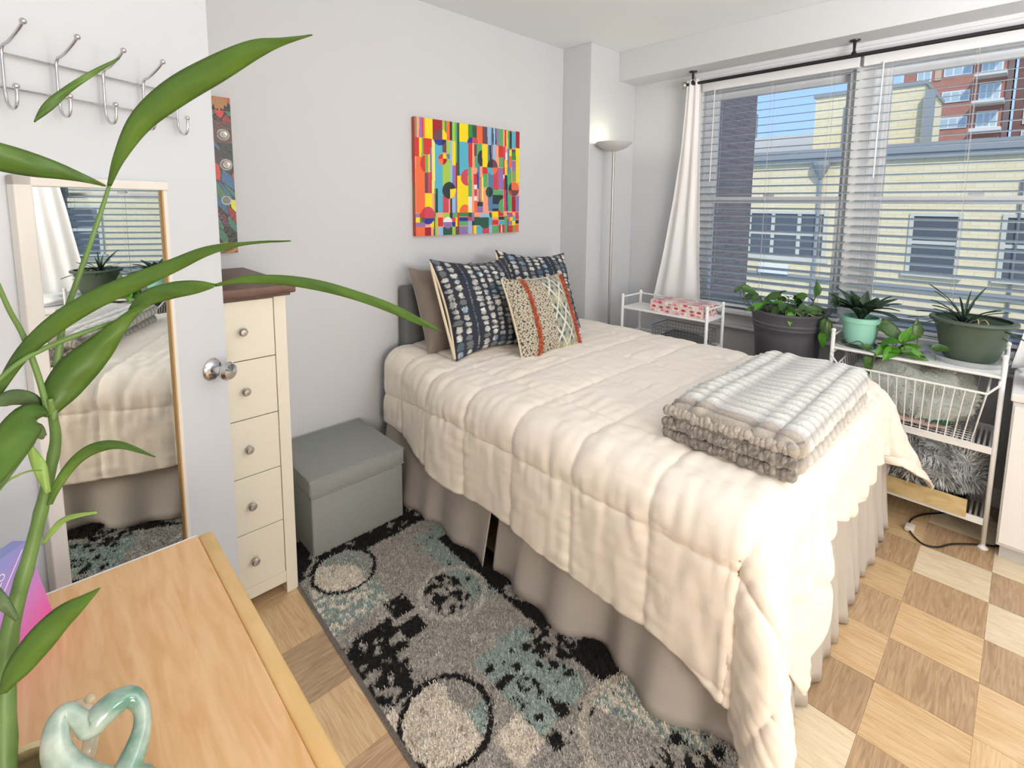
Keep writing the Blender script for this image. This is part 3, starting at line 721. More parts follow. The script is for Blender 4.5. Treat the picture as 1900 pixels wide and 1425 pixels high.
def paintcol(u, v):
    p = Hm @ np.array([u, v, 1]); x, y = p[0]/p[2], p[1]/p[2]; vv = vf(x, y); col = C_['PK']
    for (x0, x1, v0, v1, c) in RL:
        if x0 <= x < x1 and v0 <= vv < v1: col = c
    for (a, b, rx, ry, sx, sy, q0, q1, q2, q3) in CIR:
        if rx and ((x-a)/rx)**2+((y-b)/ry)**2 < 1:
            k = (q0 if x < sx else q1) if y < sy else (q2 if x < sx else q3)
            if k: col = C_[k]
    return col
def painted_panel(name, x0, x1, z0, z1, y, nu, nv, fn, m, parent):
    vs = [(x0+(x1-x0)*i/nu, y, z1-(z1-z0)*j/nv) for i in range(nu+1) for j in range(nv+1)]
    o = MB().add(vs, [(a, d, c, b) for (a, b, c, d) in gridfaces(nu+1, nv+1)]).build(name, m, parent)
    facecol(o, [fn((i+.5)/nu, (j+.5)/nv) for i in range(nu) for j in range(nv)])
    return o
PAINT = attr_mat('acrylic_paint', .5, bump=.12, bscale=160, nv=.04)
MB().box(PX0, PX1, -.030, -.004, PZ0, PZ1).build('stretcher', mat('canvas_edge', (170, 120, 96), .8, rgb2=(200, 70, 60), vscale=6), cv)
painted_panel('painted_face', PX0, PX1, PZ0, PZ1, -.0305, 230, 190, paintcol, PAINT, cv)

# ---- tall painted relief plank
tp = thing('painted_wood_panel', (-2.69, -.02, 1.55), 'tall narrow carved wooden panel painted in jagged colours beside the door', 'wall art')
tx0, tx1, tz0, tz1 = -2.735, -2.652, 1.232, 1.868
MB().box(tx0, tx1, -.022, -.002, tz0, tz1, .002).build('board', mat('carved_wood', (120, 66, 44), .6, var=.3, vscale=30), tp)
rt = random.Random(21)
TC = [(150, 44, 40), (60, 120, 100), (58, 44, 48), (104, 56, 78), (56, 100, 140), (225, 215, 60), (200, 60, 50), (40, 46, 44), (70, 120, 90)]
seeds = [(rt.random()*.25, rt.random(), TC[rt.randrange(len(TC))]) for _ in range(46)]
def totem(u, v):
    x, y = u*.13, v
    if v < .085:
        return (170, 120, 70) if (abs(u-.5)*1.2+abs(v-.03)*9) < .55+.1*math.sin(u*40) else ((178, 84, 54) if v < .03 else (40, 32, 30))
    if v > .93: return (176, 128, 70) if math.sin(u*9+v*160) > -.3 else (110, 66, 40)
    for (cx, cy, r) in ((.62, .235, .036), (.68, .425, .036), (.6, .655, .03)):
        d = math.hypot((u-cx)*.13, (v-cy))
        if d < r*1.0:
            a = math.atan2(v-cy, (u-cx)*.13)
            if d > r*.78: return (170, 172, 165)
            if cy < .3: return (54, 56, 54) if (math.sin(a*8) > 0 and d > r*.25) else (160, 162, 158)
            return (50, 50, 52) if int(d/r*6) % 2 else (150, 152, 150)
    if .15 < v < .29: return (92, 64, 58)
    xr, yr = x*1.0+y*.35, y-x*1.4
    best = sorted(((xr-(a+b*.35))**2+((yr-(b-a*1.4))*.8)**2*4, c) for (a, b, c) in seeds)[:2]
    if math.sqrt(best[1][0])-math.sqrt(best[0][0]) < .008: return (30, 28, 28)
    return best[0][1]
painted_panel('painted_face', tx0, tx1, tz0, tz1, -.0225, 40, 260, totem, attr_mat('enamel_relief', .35, bump=.4, bscale=90), tp)
for (cx, cy) in ((.62, .235), (.68, .425)):
    MB().lathe([(.017, 0), (.018, .004), (.014, .006), (.006, .004), (.004, .008), (.0001, .009)], (tx0+(tx1-tx0)*cx, -.022, tz1-(tz1-tz0)*cy), 24, axis=(0, -1, 0)).build('metal_disc', STEEL, tp, smooth=True)

# ============================================================ FLOOR LAMP
fl = thing('floor_lamp', (-.425, -.36, 0), 'slim silver torchiere floor lamp with a white bowl in the corner', 'lamp')
lx, ly = -.425, -.36
MB().lathe([(.0001, 0), (.125, 0), (.125, .012), (.03, .028), (.0001, .028)], (lx, ly, 0)).build('base', STEEL, fl, smooth=True)
MB().tube([(lx, ly, .02), (lx, ly, 1.815)], .0085, 14).build('pole', STEEL, fl, smooth=True)
BOWL = mat('opal_bowl', (205, 205, 204), .4)
MB().lathe([(.012, 1.803), (.05, 1.812), (.09, 1.830), (.117, 1.852), (.121, 1.862), (.116, 1.862), (.086, 1.838), (.05, 1.822), (.0001, 1.817)], (lx, ly, 0), 48).build('bowl', BOWL, fl, smooth=True)
EM = bpy.data.materials.new('lit_bulb'); EM.use_nodes = True; EM.node_tree.nodes['Principled BSDF'].inputs['Emission Color'].default_value = (1, .9, .55, 1); EM.node_tree.nodes['Principled BSDF'].inputs['Emission Strength'].default_value = 3
MB().ball((lx, ly, 1.836), .014, 8).build('bulb', EM, fl)
ld = bpy.data.lights.new('torchiere_glow', 'POINT'); ld.energy = .9; ld.color = (1, .92, .62); ld.shadow_soft_size = .03
lo = bpy.data.objects.new('torchiere_glow', ld); COL.objects.link(lo); lo.location = (lx, ly, 1.885)

# ============================================================ CURTAINS and ROD
rod = thing('curtain_rod', (-.1, -1.6, 2.234), 'dark metal curtain rod running across the top of the window', 'curtain rod')
MB().tube([(-.1, -.695, 2.236), (-.1, -2.95, 2.236)], .0105, 12).build('pole', DKMET, rod, smooth=True)
MB().ball((-.1, -.675, 2.236), .024, 12).build('finial', STEEL, rod, smooth='all')
for y in (-.735, -1.63, -2.88):
    MB().lathe([(.0001, 2.3156), (.026, 2.3156), (.024, 2.309), (.008, 2.306), (.006, 2.262), (.012, 2.252), (.014, 2.238), (.0001, 2.238)], (-.1, y, 0), 20).build('bracket', DKMET, rod, smooth=True)
SHEER = mat('white_curtain_cloth', (246, 246, 248), .85, bump=.1, bscale=400)
SHEER.node_tree.nodes['Principled BSDF'].inputs['Transmission Weight'].default_value = 0
def curtain(label, fn_edges, z0, z1, nf, amp, xb=-.1):
    NU, NV = 130, 60; vs = []
    for i in range(NU):
        for j in range(NV):
            u = i/(NU-1); v = j/(NV-1); a, b = fn_edges(v); y = a+(b-a)*u
            ph = u*nf*2*PI
            am = amp*(.6+.4*v)*(1 if v > .02 else .8)
            x = xb+am*math.sin(ph+.5*math.sin(v*3))+.006*nz3(u*6, v*5)
            vs.append((x, y+.004*nz3(u*9, v*6, 4), z1+(z0-z1)*v))
    o = MB().add(vs, gridfaces(NU, NV)).build('curtain', SHEER, smooth='all')
    md = o.modifiers.new('t', 'SOLIDIFY'); md.thickness = .0016
    return tag(o, label, 'curtain')
def cl(v): return (-.700+.20*min(1, v*1.02)**1.6, -.790-.075*v)
curtain('sheer white curtain gathered at the corner end of the rod', cl, .70, 2.262, 2.5, .010, -.105)
def crt(v): return (-2.37+.025*v if False else -2.62+.27*v**.9, -2.90)
curtain('sheer white curtain hanging behind the white cabinet', crt, .72, 2.262, 5, .017, -.105)

# ============================================================ WHITE METAL CARTS
def cart(name, label, x0, x1, y0, y1, ztray, ztop, shelves, post_r=.009, tray_top=True):
    t = thing(name, ((x0+x1)/2, (y0+y1)/2, 0), label, 'cart')
    for (x, y) in ((x0, y0), (x0, y1), (x1, y0), (x1, y1)):
        q = MB().tube([(x, y, .006), (x, y, ztop)], post_r, 12); q.ball((x, y, ztop), post_r*1.25, 8)
        q.build('post', WHITE, t, smooth='all')
        MB().lathe([(.0001, 0), (.019, 0), (.018, .006), (.009, .012), (.009, .02)], (x, y, 0), 16).build('foot', WHITE, t, smooth=True)
    tr = MB().box(x0, x1, y0, y1, ztray-.004, ztray, .001)
    tr.tube([(x0, y0, ztray-.006), (x0, y1, ztray-.006), (x1, y1, ztray-.006), (x1, y0, ztray-.006), (x0, y0, ztray-.006)], .0065, 8)
    tr.build('tray', WHITE, t, smooth=True)
    return t
c1 = cart('storage_cart', 'narrow white metal cart holding the floral box, beside the bed head', -.575, -.365, -1.130, -.570, .800, .872, [])
q = MB()
for (xa, ya, xb_, yb) in ((-.575, -1.13, -.365, -1.13), (-.575, -.57, -.365, -.57), (-.365, -.57, -.365, -1.13)):
    q.tube([(xa, ya, .862), (xb_, yb, .862)], .005, 8)
q.build('guard_rail', WHITE, c1, smooth=True)
# lower slatted shelves of cart 1 and a grey mesh basket
for z in (.62, .30):
    q = MB()
    for (xa, ya, xb_, yb) in ((-.575, -1.13, -.365, -1.13), (-.575, -.57, -.365, -.57), (-.365, -.57, -.365, -1.13), (-.575, -.57, -.575, -1.13)): q.tube([(xa, ya, z), (xb_, yb, z)], .005, 6)
    for k in range(17): q.tube([(-.575, -1.12+k*.034, z), (-.365, -1.12+k*.034, z)], .002, 5)
    q.build('wire_shelf', WHITE, c1, smooth=True)
GWIRE = mat('grey_wire', (132, 134, 136), .5, .4)
bk = thing('wire_basket', (-.46, -.93, .626), 'small grey wire mesh basket on the shelf under the floral box', 'basket')
bx0, bx1, by0, by1, bz0, bz1 = -.56, -.375, -1.10, -.78, .628, .715
q = MB(); q.tube([(bx0, by0, bz1), (bx1, by0, bz1), (bx1, by1, bz1), (bx0, by1, bz1), (bx0, by0, bz1)], .0035, 8); q.build('rim', GWIRE, bk, smooth=True)
q = MB()
for k in range(17):
    y = by0+(by1-by0)*k/16; q.tube([(bx0, y, bz1), (bx0+.01, y, bz0), (bx1-.01, y, bz0), (bx1, y, bz1)], .0013, 5)
for k in range(8):
    x = bx0+(bx1-bx0)*k/7; q.tube([(x, by0, bz1), (x, by0+.01, bz0), (x, by1-.01, bz0), (x, by1, bz1)], .0013, 5)
for k in range(1, 4):
    z = bz0+(bz1-bz0)*k/4; q.tube([(bx0, by0, z), (bx1, by0, z), (bx1, by1, z), (bx0, by1, z), (bx0, by0, z)], .0012, 5)
q.build('mesh', GWIRE, bk)
# dark folded cloth in the basket
vs = []; 
for i in range(24):
    for j in range(24):
        u, v = i/23, j/23; vs.append((-.545+.15*u, -1.07+.26*v, .64+.05*math.sin(PI*u)**.5*math.sin(PI*v)**.5+.012*nz3(u*5, v*5)))
vs += [(x, y, .632) for (x, y, z) in vs]
tag(MB().add(vs, gridfaces(24, 24)+[f_[::-1] for f_ in gridfaces(24, 24, 576)]+[(i*24, i*24+576, (i+1)*24+576, (i+1)*24) for i in range(23)]+[(i*24+23, (i+1)*24+23, (i+1)*24+599, i*24+599) for i in range(23)]+[(i, i+1, i+577, i+576) for i in range(23)]+[(552+i, 552+i+576, 552+i+577, 553+i) for i in range(23)]).build('folded_cloth', mat('charcoal_cloth', (96, 98, 102), .95), smooth='all'), 'dark grey cloth lying in the grey wire basket', 'cloth')
# floral keepsake box
def floral(u, v, sd=0):
    cu, cv_ = int(u*7), int(v*3.0); h = (cu*7+cv_*13+sd*5) % 6
    bcol = [(238, 228, 222), (232, 214, 214), (216, 200, 204), (242, 236, 228), (226, 206, 200), (236, 220, 206)][h]
    fx, fy = (u*7) % 1-.5, (v*3) % 1-.5
    if abs(fx) > .47 or abs(fy) > .47: return (214, 190, 190)
    cx, cy = .18*math.sin(h*2.1+cu), .15*math.cos(h*1.7+cv_*2)
    d = math.hypot(fx-cx, (fy-cy)*.9); a = math.atan2(fy-cy, fx-cx)
    rr_ = .30*(1+.18*math.sin(5*a+h))
    if d < rr_:
        cc = [(178, 42, 66), (206, 120, 140), (150, 52, 64), (196, 60, 90), (126, 96, 104), (190, 140, 150)][(h+cu) % 6]
        return cc if (int(d/rr_*4)+int(a*2)) % 2 else tuple(min(255, k_+30) for k_ in cc)
    return bcol
FLM = attr_mat('floral_paper', .55)
fbx = thing('keepsake_box', (-.47, -.93, .8), 'floral patchwork paper-covered box on the white cart', 'box')
def fpanel(o0, eu, ev, nu, nv, sd, name, par):
    o0, eu, ev = Vector(o0), Vector(eu), Vector(ev)
    vs = [o0+eu*(i/nu)+ev*(j/nv) for i in range(nu+1) for j in range(nv+1)]
    o = MB().add(vs, gridfaces(nu+1, nv+1)).build(name, FLM, par); facecol(o, [floral((i+.5)/nu, (j+.5)/nv, sd) for i in range(nu) for j in range(nv)]); return o
X0, X1, Y0, Y1 = -.566, -.395, -1.105, -.765
MB().box(X0+.002, X1-.002, Y0+.002, Y1-.002, .8005, .846).build('body', mat('box_paper', (226, 210, 208), .6), fbx)
MB().box(X0, X1, Y0, Y1, .846, .872).build('lid', mat('lid_paper', (236, 224, 218), .6), fbx)
fpanel((X0-.0005, Y1, .801), (0, Y0-Y1, 0), (0, 0, .0705), 110, 44, 1, 'front_print', fbx)
fpanel((X0, Y0-.0005, .801), (X1-X0, 0, 0), (0, 0, .0705), 60, 44, 3, 'end_print', fbx)
fpanel((X0, Y0, .8725), (X1-X0, 0, 0), (0, Y1-Y0, 0), 60, 90, 2, 'lid_print', fbx)

# cart 2
c2x0, c2x1, c2y0, c2y1 = -.452, -.150, -2.335, -1.722
c2 = cart('storage_cart', 'wide white metal cart holding the mint pot and the oval green pot', c2x0, c2x1, c2y0, c2y1, .757, .838, [])
q = MB()
for z in (.812,):
    for (xa, ya, xb_, yb) in ((c2x0, c2y0, c2x1, c2y0), (c2x0, c2y1, c2x1, c2y1), (c2x1, c2y0, c2x1, c2y1)): q.tube([(xa, ya, z), (xb_, yb, z)], .0045, 8)
q.build('guard_rail', WHITE, c2, smooth=True)
for z in (.418, .100):
    q = MB()
    q.box(c2x0-.004, c2x0+.004, c2y0, c2y1, z, z+.030); q.box(c2x1-.004, c2x1+.004, c2y0, c2y1, z, z+.030)
    q.box(c2x0, c2x1, c2y0-.003, c2y0+.003, z, z+.030); q.box(c2x0, c2x1, c2y1-.003, c2y1+.003, z, z+.030)
    for k in range(34):
        y = c2y0+.012+k*.0178
        q.box(c2x0, c2x1, y, y+.008, z+.018, z+.022)
    q.build('slatted_shelf', WHITE, c2)
# pull-out wire basket with its own runners
wb = thing('pull_out_basket', (-.33, -2.03, .47), 'white wire pull-out basket in the cart under the pots', 'basket')
q = MB(); rx0, rx1 = -.520, -.175
ry0, ry1 = -2.295, -1.765; zf, zb = .700, .715
bz = .458; bx0_, bx1_, by0_, by1_ = -.470, -.215, -2.262, -1.800
def lerp(a, b, t): return a+(b-a)*t
q.tube([(rx0, ry0, zf-.01), (rx0, ry1, zf-.01), (rx1, ry1, zb), (rx1, ry0, zb), (rx0, ry0, zf-.01)], .005, 8)
q.build('rim', WHITE, wb, smooth=True)
NW = 17
for k in range(NW):
    t_ = k/(NW-1); yt = lerp(ry0, ry1, t_); yb = lerp(by0_, by1_, t_)
    MB().tube([(rx0, yt, zf-.01), (bx0_, yb, bz), (bx1_, yb, bz), (rx1, yt, zb)], .0024, 6).build('wire', WHITE, wb, smooth=True)
q = MB()
for k in range(9):
    t_ = k/8; xt = lerp(rx0, rx1, t_); xb_ = lerp(bx0_, bx1_, t_)
    q.tube([(xt, ry0, lerp(zf-.01, zb, t_)), (xb_, by0_, bz-.004), (xb_, by1_, bz-.004), (xt, ry1, lerp(zf-.01, zb, t_))], .0022, 6)
q.build('cross_wires', WHITE, wb, smooth=True)
q = MB()
for y, yy in ((ry0, c2y0+.008), (ry1, c2y1-.008)):
    q.tube([(rx0, y, zf-.01), (rx0+.008, yy, zf+.03), (rx0+.015, yy, zf+.033), (rx1, yy, zf+.033)], .0045, 8)
q.build('runner_arm', WHITE, wb, smooth=True)
# ============================================================ FUR THROWS IN THE CART
def blob(cx, cy, cz, rx, ry, rz, lump, seed, n=40, flat=.0, p=.7):
    vs = []; fs = []
    for i in range(n+1):
        ph = -PI/2+PI*i/n
        for j in range(2*n):
            th = 2*PI*j/(2*n)
            sgn = lambda a, q: math.copysign(abs(a)**q, a)
            x = sgn(math.cos(ph), p)*sgn(math.cos(th), p); y = sgn(math.cos(ph), p)*sgn(math.sin(th), p); z = sgn(math.sin(ph), p)
            k = 1+lump*nz3(x*2+seed, y*2, z*2)
            vs.append((cx+x*rx*k, cy+y*ry*k, cz+(z*rz*k if z > 0 or not flat else max(-flat, z*rz))))
    for i in range(n):
        for j in range(2*n): fs.append((i*2*n+j, i*2*n+(j+1) % (2*n), (i+1)*2*n+(j+1) % (2*n), (i+1)*2*n+j))
    return vs, fs
def fur(name, label, cat, body, cbase, ctip, length, count, seed, group=None, droop=.4):
    vs, fs = body
    m = attr_mat(name+'_pile', .95, sheen=.5)
    t = tag(MB().add(vs, fs).build(name, m, smooth='all'), label, cat)
    setcol(t, [cbase]*len(vs))
    me = t.data; r_ = random.Random(seed); polys = me.polygons; N = len(polys); hv = []; hf = []; hc = []
    areas = np.array([p_.area for p_ in polys]); cum = np.cumsum(areas)/areas.sum()
    for k in range(count):
        p_ = polys[int(np.searchsorted(cum, r_.random()))]
        w_ = [r_.random() for _ in p_.vertices]; sw = sum(w_); b0 = Vector((0, 0, 0))
        for wv, vi in zip(w_, p_.vertices): b0 += me.vertices[vi].co*(wv/sw)
        nn = Vector(p_.normal); fl_ = Vector((nz3(b0.x*14+seed, b0.y*14, b0.z*14), nz3(b0.x*14, b0.y*14+9, b0.z*14), nz3(b0.x*14, b0.y*14, b0.z*14+5)-droop))*1.5
        d = (nn+fl_+Vector((r_.uniform(-.3, .3), r_.uniform(-.3, .3), r_.uniform(-.3, .3)))).normalized()*length*r_.uniform(.6, 1.15)
        sd_ = d.cross(nn+Vector((.01, .02, .03))).normalized()*length*.055
        q_ = len(hv); hv += [b0-sd_, b0+sd_, b0+d*.6+nn*length*.1+sd_*.6, b0+d]; hf += [(q_, q_+1, q_+2), (q_, q_+2, q_+3)]
        g = max(0, min(1, .5+.9*nz3(b0.x*20, b0.y*20, b0.z*20+seed)+r_.uniform(-.25, .25)))
        c1_ = tuple(a*(1-g*.75)+b*g*.75 for a, b in zip(ctip, cbase)); hc += [cbase, cbase, c1_, c1_]
    o = MB().add(hv, hf).build('pile', m, t, kind='stuff'); setcol(o, hc)
    return t
fur('fur_throw', 'pale grey-green fluffy throw bundled in the white wire pull-out basket', 'blanket', blob(-.335, -2.03, .590, .120, .215, .128, .35, 2, flat=.095), (176, 184, 180), (238, 244, 240), .018, 9000, 3)
tag(MB().add(*blob(-.40, -2.06, .478, .055, .12, .012, .2, 9)).build('magazine_stack', mat('pink_print', (196, 170, 166), .5), smooth='all'), 'flat pale pink item under the throw in the wire basket', 'cloth')
tag(MB().add(*blob(-.437, -2.13, .505, .022, .055, .013, .3, 12)).build('green_scarf', mat('deep_green_cloth', (34, 88, 70), .9, bump=.5, bscale=200), smooth='all'), 'dark green cloth peeping out below the fluffy throw', 'cloth')
# shallow tray with blond wood front on the lowest shelf and long-pile cushion
ALDER = wood('blond_board', (220, 198, 150), (196, 170, 118), .6, (10, 1.5, 3), 0, 1.5, 5)
tb = thing('drawer_board', (-.3, -2.0, .13), 'pale wooden tray on the lowest shelf of the wide cart', 'tray')
MB().box(-.470, -.460, -2.272, -1.735, .118, .195, .002).build('front', ALDER, tb)
MB().box(-.460, -.175, -2.272, -1.735, .124, .132).box(-.182, -.175, -2.272, -1.735, .132, .19).box(-.460, -.175, -2.272, -2.265, .132, .19).box(-.460, -.175, -1.742, -1.735, .132, .19).build('box', mat('dark_tray', (40, 40, 42), .8), tb)
fur('fur_cushion', 'long-pile grey and white shaggy cushion on the lowest shelf', 'cushion', blob(-.335, -2.045, .285, .125, .245, .095, .12, 6, flat=.088), (150, 154, 158), (246, 248, 250), .045, 9000, 8, droop=.25)
# black charging cable and plug
tag(MB().tube(bez([(-.30, -2.45, .006), (-.40, -2.38, .006), (-.47, -2.30, .008), (-.53, -2.24, .006), (-.60, -2.20, .006), (-.615, -2.15, .006), (-.55, -2.10, .008), (-.46, -2.09, .008), (-.36, -2.12, .006), (-.25, -2.2, .006)]), .0035, 8).build('power_cord', mat('black_rubber', (22, 22, 24), .5), smooth='all'), 'black cable looped on the floor under the wide cart', 'cord')
tag(MB().box(-.555, -.505, -2.115, -2.08, .0005, .022, .005).build('plug_adapter', mat('plug_white', (214, 208, 200), .5), smooth=True), 'small off-white plug lying by the black cable', 'plug')

# ============================================================ POTS
SOIL = mat('potting_soil', (52, 42, 36), .95, var=.4, vscale=60, bump=1, bscale=120)
def pot(t, c, prof_out, wall_, m, soil_z, n=56, sx=1, sy=1):
    pr = list(prof_out); inner = [(max(.0001, r_-wall_), z) for (r_, z) in pr[::-1] if z > pr[0][1]+.01]
    MB().lathe([(.0001, pr[0][1])]+pr+inner+[(.0001, pr[0][1]+.012)], c, n, sx, sy).build('pot', m, t, smooth=True)
    rs = [r_ for (r_, z) in pr if z <= soil_z][-1]-wall_
    MB().lathe([(.0001, soil_z+.006), (rs*.6, soil_z+.004), (rs, soil_z), (rs, soil_z-.01)], c, 40, sx, sy).build('soil', SOIL, t, smooth=True)
LEAFG = mat('pothos_green', (44, 78, 34), .38, rgb2=(74, 112, 46), vscale=14, coat=.1)
LEAFD = mat('dark_leaf', (38, 60, 46), .35, rgb2=(58, 84, 60), vscale=20)
LEAFB = mat('bright_leaf', (92, 158, 44), .35, rgb2=(70, 128, 40), vscale=14)
VINE = mat('vine_stem', (92, 112, 62), .6, rgb2=(66, 74, 48), vscale=30)
def leaf_mesh(name, m, L=1.0, Wd=.62, heart=.18, fold=.22, curl=.25, n=10):
    vs = []; fs = []
    for i in range(n+1):
        t = i/n
        w_ = Wd*.5*(math.sin(PI*min(1, t**.62))**.85)*(1-.25*t) if heart else Wd*.5*math.sin(PI*t**.85)**.9
        for j in range(7):
            s = (j-3)/3
            y = L*t-heart*L*(abs(s)**1.5)*(1-t)**3*.9
            vs.append((s*w_, y, fold*abs(s)*w_-curl*L*t*t+.02*L*math.sin(s*5+t*7)*abs(s)))
    fs = gridfaces(n+1, 7)
    k = len(vs); vs2 = [(x, y, z-.004*L) for x, y, z in vs]
    fs2 = [tuple(a+k for a in f[::-1]) for f in fs]
    rim = [(i*7, (i+1)*7, (i+1)*7+k, i*7+k) for i in range(n)]+[((i+1)*7+6, i*7+6, i*7+6+k, (i+1)*7+6+k) for i in range(n)]
    me = bpy.data.meshes.new(name); me.from_pydata(vs+vs2, [], fs+fs2+rim); me.materials.append(m); me.polygons.foreach_set('use_smooth', [True]*len(me.polygons)); return me
ME_H = leaf_mesh('heart_leaf', LEAFG); ME_HB = leaf_mesh('bright_heart_leaf', LEAFB); ME_D = leaf_mesh('lance_leaf', LEAFD, 1, .34, 0, .3, .35); ME_S = leaf_mesh('slim_leaf', LEAFD, 1, .07, 0, .5, .55)
def leaf(me, p, d, size, parent, up=(0, 0, 1), name='leaf', roll=0):
    o = bpy.data.objects.new(name, me); COL.objects.link(o); o.parent = parent; o.matrix_parent_inverse = INV[parent.name]
    y = Vector(d).normalized(); z = Vector(up); z = (z-y*z.dot(y)); z = z.normalized() if z.length > .05 else y.orthogonal().normalized(); x = y.cross(z)
    m3 = Matrix((x, y, z)).transposed() @ Matrix.Rotation(roll, 3, 'Y')
    o.matrix_basis = Matrix.Translation(p) @ m3.to_4x4() @ Matrix.Diagonal((size, size, size, 1)); return o
CAM = Vector((-3.283, -2.365, 1.445))
# --- big charcoal planter with pothos, on a low white plant stand
ps = thing('plant_stand', (-.285, -1.46, 0), 'white plant stand behind the bed carrying the charcoal planter', 'plant stand')
MB().lathe([(.0001, .520), (.155, .520), (.155, .54), (.0001, .54)], (-.285, -1.46, 0), 40).build('top', WHITE, ps, smooth=True)
for a in range(4): MB().tube([(-.285+.12*math.cos(a*PI/2+.7), -1.46+.12*math.sin(a*PI/2+.7), .525), (-.285+.15*math.cos(a*PI/2+.7), -1.46+.15*math.sin(a*PI/2+.7), 0)], .011, 10).build('leg', WHITE, ps, smooth=True)
CHAR = mat('charcoal_plastic', (84, 84, 90), .45)
pc = (-.285, -1.46, 0)
pt = thing('potted_pothos', (pc[0], pc[1], .54), 'large charcoal planter of trailing pothos in front of the window', 'potted plant')
pot(pt, pc, [(.145, .5405), (.152, .56), (.166, .745), (.172, .778), (.176, .782), (.177, .790), (.174, .794), (.180, .806), (.181, .812), (.178, .817), (.186, .86), (.191, .866), (.191, .874), (.184, .876)], .009, CHAR, .835)
rl = random.Random(4)
def stem_leaf(t, base, tip, me, size, d=None, rr=.0022, mid=None, up=None):
    base = Vector(base); tip = Vector(tip)
    mid = Vector(mid) if mid else (base+tip)/2+Vector((0, 0, .35*(tip-base).length))*.5
    MB().tube(bez([base, mid, tip], 6), rr, 6).build('stem', VINE, t, smooth='all')
    d = Vector(d) if d else (tip-base)+Vector((0, 0, -.02))
    leaf(me, tip, d, size, t, up or ((CAM-tip).normalized()+Vector((0, 0, 1.2))), roll=rl.uniform(-.4, .4))
for k in range(30):
    a = rl.uniform(0, 2*PI); rr_ = rl.uniform(.02, .15); b_ = (pc[0]+.7*rr_*math.cos(a), pc[1]+.7*rr_*math.sin(a), .838)
    tp_ = (pc[0]+rr_*math.cos(a)*1.15, pc[1]+rr_*math.sin(a)*1.15, .875+rl.uniform(0, .085))
    stem_leaf(pt, b_, tp_, ME_HB if rl.random() < .25 else ME_H, rl.uniform(.06, .095), (math.cos(a)*.7+rl.uniform(-.7, .7), math.sin(a)*.7+rl.uniform(-.7, .7), rl.uniform(-.5, .15)))
stem_leaf(pt, (-.36, -1.33, .84), (-.40, -1.25, .985), ME_H, .095, (.45, -.75, -.25), mid=(-.385, -1.262, .92), up=(-.6, -.3, 1))
stem_leaf(pt, (-.38, -1.33, .84), (-.41, -1.235, .985), ME_H, .045, (-.3, .5, -.5), mid=(-.40, -1.255, .91))
stem_leaf(pt, (-.27, -1.55, .84), (-.265, -1.585, .975), ME_H, .085, (.05, -.1, 1), mid=(-.265, -1.57, .92), up=(-.7, -.6, .1))
stem_leaf(pt, (-.25, -1.60, .85), (-.29, -1.685, .93), ME_H, .085, (-.1, .05, .9), mid=(-.26, -1.65, .87), up=(-.2, -1, .1))
stem_leaf(pt, (-.30, -1.60, .86), (-.36, -1.66, .86), ME_H, .11, (-.15, -.2, -1), mid=(-.33, -1.64, .885), up=(-.8, -.6, .2))
stem_leaf(pt, (-.30, -1.60, .86), (-.38, -1.65, .79), ME_HB, .08, (.1, -.3, -1), mid=(-.36, -1.66, .85), up=(-.8, -.6, .2))
MB().tube(bez([(-.28, -1.60, .86), (-.36, -1.67, .875), (-.42, -1.70, .80), (-.455, -1.76, .775), (-.44, -1.83, .80), (-.44, -1.86, .765)]), .003, 6).build('runner', VINE, pt, smooth='all')
for k in range(12):
    a = rl.uniform(-2.9, -.9); r0 = .13
    p0 = (pc[0]+r0*math.cos(a), pc[1]+r0*math.sin(a), .85); p1 = (p0[0]+rl.uniform(-.03, .03), p0[1]+rl.uniform(-.03, .03), .885); p2 = (pc[0]+.176*math.cos(a+.2), pc[1]+.176*math.sin(a+.2), .86)
    MB().tube(bez([p0, p1, p2], 5), .0018, 5).build('stem', mat('pale_stem', (176, 180, 130), .6), pt, smooth='all')
# --- mint pot with dark ruffled plant
mc = (-.345, -1.81, 0)
MINT = mat('mint_glaze', (152, 214, 196), .35, coat=.2)
mp_ = thing('potted_dracaena', (mc[0], mc[1], .757), 'small mint green pot with dark upright lance leaves, on the wide cart', 'potted plant')
pot(mp_, mc, [(.050, .768), (.058, .772), (.066, .80), (.073, .86), (.077, .880), (.083, .882), (.084, .902), (.080, .906)], .006, MINT, .872)
MB().lathe([(.0001, .7575), (.070, .7575), (.078, .770), (.074, .772), (.066, .763), (.0001, .763)], mc, 40).build('saucer', mat('dark_saucer', (56, 58, 60), .4), mp_, smooth=True)
rd = random.Random(12)
for k in range(34):
    a = 2*PI*k/34*5.3; el = .35+1.0*(1-k/34)+rd.uniform(-.15, .15)
    d = Vector((math.cos(a)*math.cos(el), math.sin(a)*math.cos(el), math.sin(el)))
    p = Vector((mc[0], mc[1], .885+.05*k/34))+Vector((math.cos(a), math.sin(a), 0))*.008
    leaf(ME_D, p, d, rd.uniform(.11, .18), mp_, (0, 0, 1))
